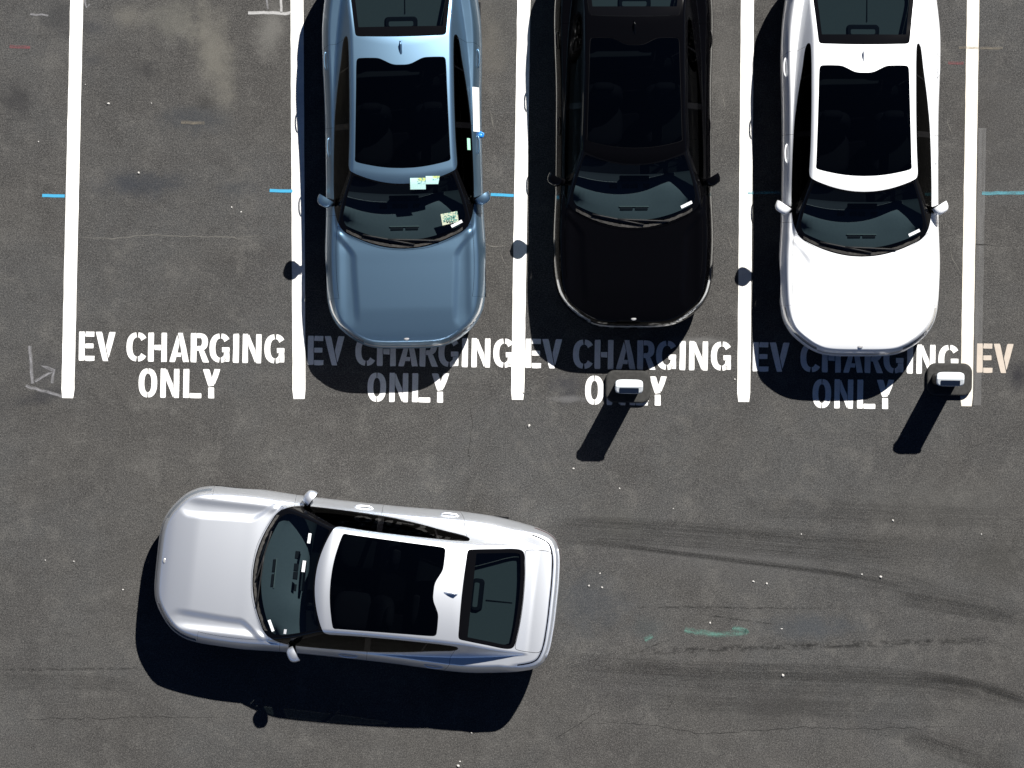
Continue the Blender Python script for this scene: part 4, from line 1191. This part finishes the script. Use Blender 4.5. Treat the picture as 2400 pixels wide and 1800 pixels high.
crack([(1270, 1750), (1330, 1712), (1400, 1668), (1440, 1640)], .009, 'crack', "thin diagonal crack right of the silver car's shadow", 26)
crack([(1100, 920), (1106, 990), (1098, 1060), (1102, 1120)], .008, 'crack', "faint vertical crack below the blue car's bay", 27)
crack([(2250, 575), (2300, 574), (2350, 578)], .014, 'crack', "short dark crack right of the cream bay line", 28)
crack([(1145, 250), (1160, 300), (1166, 310)], .012, 'crack_pale', "short pale scratch beside the blue car's door", 29)
crack([(1688, 215), (1702, 262)], .012, 'crack_pale', "short pale scratch beside the black car's door", 30)
crack([(2218, 275), (2232, 320)], .012, 'crack_pale', "short pale scratch beside the white parked car's door", 31)
crack([(2225, 575), (2238, 620), (2256, 650)], .012, 'crack_pale', "curved pale scratch between the white car and cream line", 32)
crack([(1700, 540), (1716, 575), (1730, 590)], .012, 'crack_pale', "pale scratch between the black car and its right bay line", 33)

# tyre marks
MAT['rubber'] = decal("tyre_rubber_mark", (0.012, 0.012, 0.012), .48, (.9, 24.0), 70, .45, .60, .3)
MAT['rubber_dark'] = decal("tyre_rubber_dark", (0.012, 0.012, 0.012), .7, (1.0, 7.0), 45, .40, .60, .7)
MAT['rubber_dash'] = decal("tyre_tread_dashes", (0.014, 0.014, 0.014), .75, (7.0, 1.0), 22, .46, .62, .8)
MAT['rubber_faint'] = decal("tyre_rubber_faint", (0.016, 0.016, 0.016), .30, (.8, 20.0), 70, .44, .62, .35)
def tm(pts, w, mat, label, seed): return mk("tyre_mark", pts, w, MAT[mat], label, "tyre mark", "tyre marks on the lane", .002 + .0002 * (seed - 40), 0, .1, seed, True, False, .22)
tm([(1285, 1240), (1450, 1246), (1700, 1266), (1900, 1284), (2250, 1310)], .34, 'rubber', "broad faint tyre smear behind the silver car, upper track", 40)
tm([(1296, 1270), (1440, 1278), (1600, 1298), (1760, 1318), (1900, 1336), (2020, 1354), (2115, 1374)], .085, 'rubber_dark', "sharp dark tyre line fading right behind the silver car", 41)
tm([(1285, 1545), (1450, 1558), (1700, 1572), (1950, 1578), (2150, 1590), (2280, 1612), (2420, 1652)], .24, 'rubber', "long tyre track curving down to the right edge, lower track", 42)
tm([(2150, 1588), (2260, 1600), (2340, 1622), (2420, 1650)], .13, 'rubber_dark', "darker curve of tyre tread at the right edge", 43)
tm([(1390, 1532), (1550, 1526), (1700, 1520), (1880, 1514), (2080, 1508), (2300, 1502), (2360, 1520)], .11, 'rubber_dash', "broken tread dashes between the two tyre tracks", 44)
tm([(1470, 1423), (1640, 1423), (1810, 1425), (1990, 1426)], .035, 'rubber_dash', "thin row of tread dashes above the green stroke", 45)
tm([(1640, 1438), (1760, 1456), (1830, 1463)], .025, 'rubber_dash', "short thin slanting tyre scratch above the green stroke", 46)
tm([(-20, 1568), (120, 1569), (240, 1567), (340, 1568)], .045, 'rubber_dash', "row of tread dashes left of the silver car's shadow", 47)
tm([(2120, 1720), (2200, 1752), (2290, 1782), (2400, 1812)], .20, 'rubber', "tyre track at the bottom right corner", 48)
tm([(1500, 1528), (1520, 1517), (1580, 1496)], .02, 'rubber_dash', "short dark scratch near the small green smudge", 49)
tm([(2100, 1400), (2220, 1420), (2420, 1455)], .20, 'rubber', "faint wide tyre smear near the right edge of view", 50)

tm([(1290, 1222), (1500, 1226), (1760, 1246), (2000, 1262), (2300, 1276)], .16, 'rubber_faint', "faint upper edge of the tyre smear behind the silver car", 51)
tm([(1900, 1330), (2100, 1365), (2250, 1402), (2420, 1440)], .30, 'rubber_faint', "wide pale tread band bending toward the right edge", 52)
tm([(1290, 1562), (1600, 1590), (1900, 1604), (2200, 1612), (2420, 1640)], .34, 'rubber_faint', "wide pale tread band under the lower tyre track", 53)
tm([(1950, 1690), (2120, 1716), (2260, 1744), (2420, 1770)], .22, 'rubber_faint', "pale tread band near the bottom right corner", 54)
tm([(1360, 1640), (1700, 1650), (2000, 1664), (2300, 1668)], .26, 'rubber_faint', "faint long scuff band below the lower tyre track", 55)
tm([(1700, 1190), (1950, 1196), (2200, 1210), (2420, 1216)], .30, 'rubber_faint', "faint long scuff band above the upper tyre track", 56)
tm([(-20, 1600), (150, 1598), (330, 1604)], .22, 'rubber_faint', "faint scuff band left of the silver car's shadow", 57)
# pebbles and litter crumbs
pm = []
for k in range(4):
    rnd = random.Random(90 + k); mb = MB(); mb.blob((0, 0, .010), (.022, .016, .012), 7, 4)
    me = mb.mesh("pebble", True)
    for v in me.vertices: v.co *= 1 + rnd.uniform(-.22, .22)
    me.materials.append(MAT['stone']); pm.append(me)
spots = [(254, 243, 1.3), (325, 405, 1.3), (90, 332, .9), (543, 486, .9), (565, 497, .9), (355, 242, .7), (200, 198, .6), (690, 614, 1.2), (1240, 998, 1.5), (1722, 889, 1.0), (1518, 940, 1.3), (1344, 1098, 1.0), (1227, 920, 1.1), (106, 1313, .8), (173, 1316, .9), (288, 1382, .9),
         (2093, 1220, 1.1), (1380, 1373, 1.1), (1411, 1377, 1.1), (1406, 1344, .8), (1766, 1363, 1.2), (1797, 1368, 1.2), (2064, 1352, 1.5), (1664, 1460, 1.0), (1832, 1474, 1.0), (1835, 1583, 1.6), (1878, 1252, .8), (1452, 1145, .8), (1578, 1192, .7), (1074, 1795, 1.6), (1078, 1785, 1.0), (1105, 1718, .8), (2300, 1252, .8), (2020, 1346, .9)]
for k, (px, py, sc_) in enumerate(spots):
    o = mesh_obj("pebble", pm[k % 4], None, None, W(px, py, .0), (0, 0, k * 1.7)); o.scale = (sc_ * .62, sc_ * .62, sc_ * .62)
    tag(o, "tiny pale pebble lying on the asphalt", "pebble", "pale pebbles scattered on the asphalt")
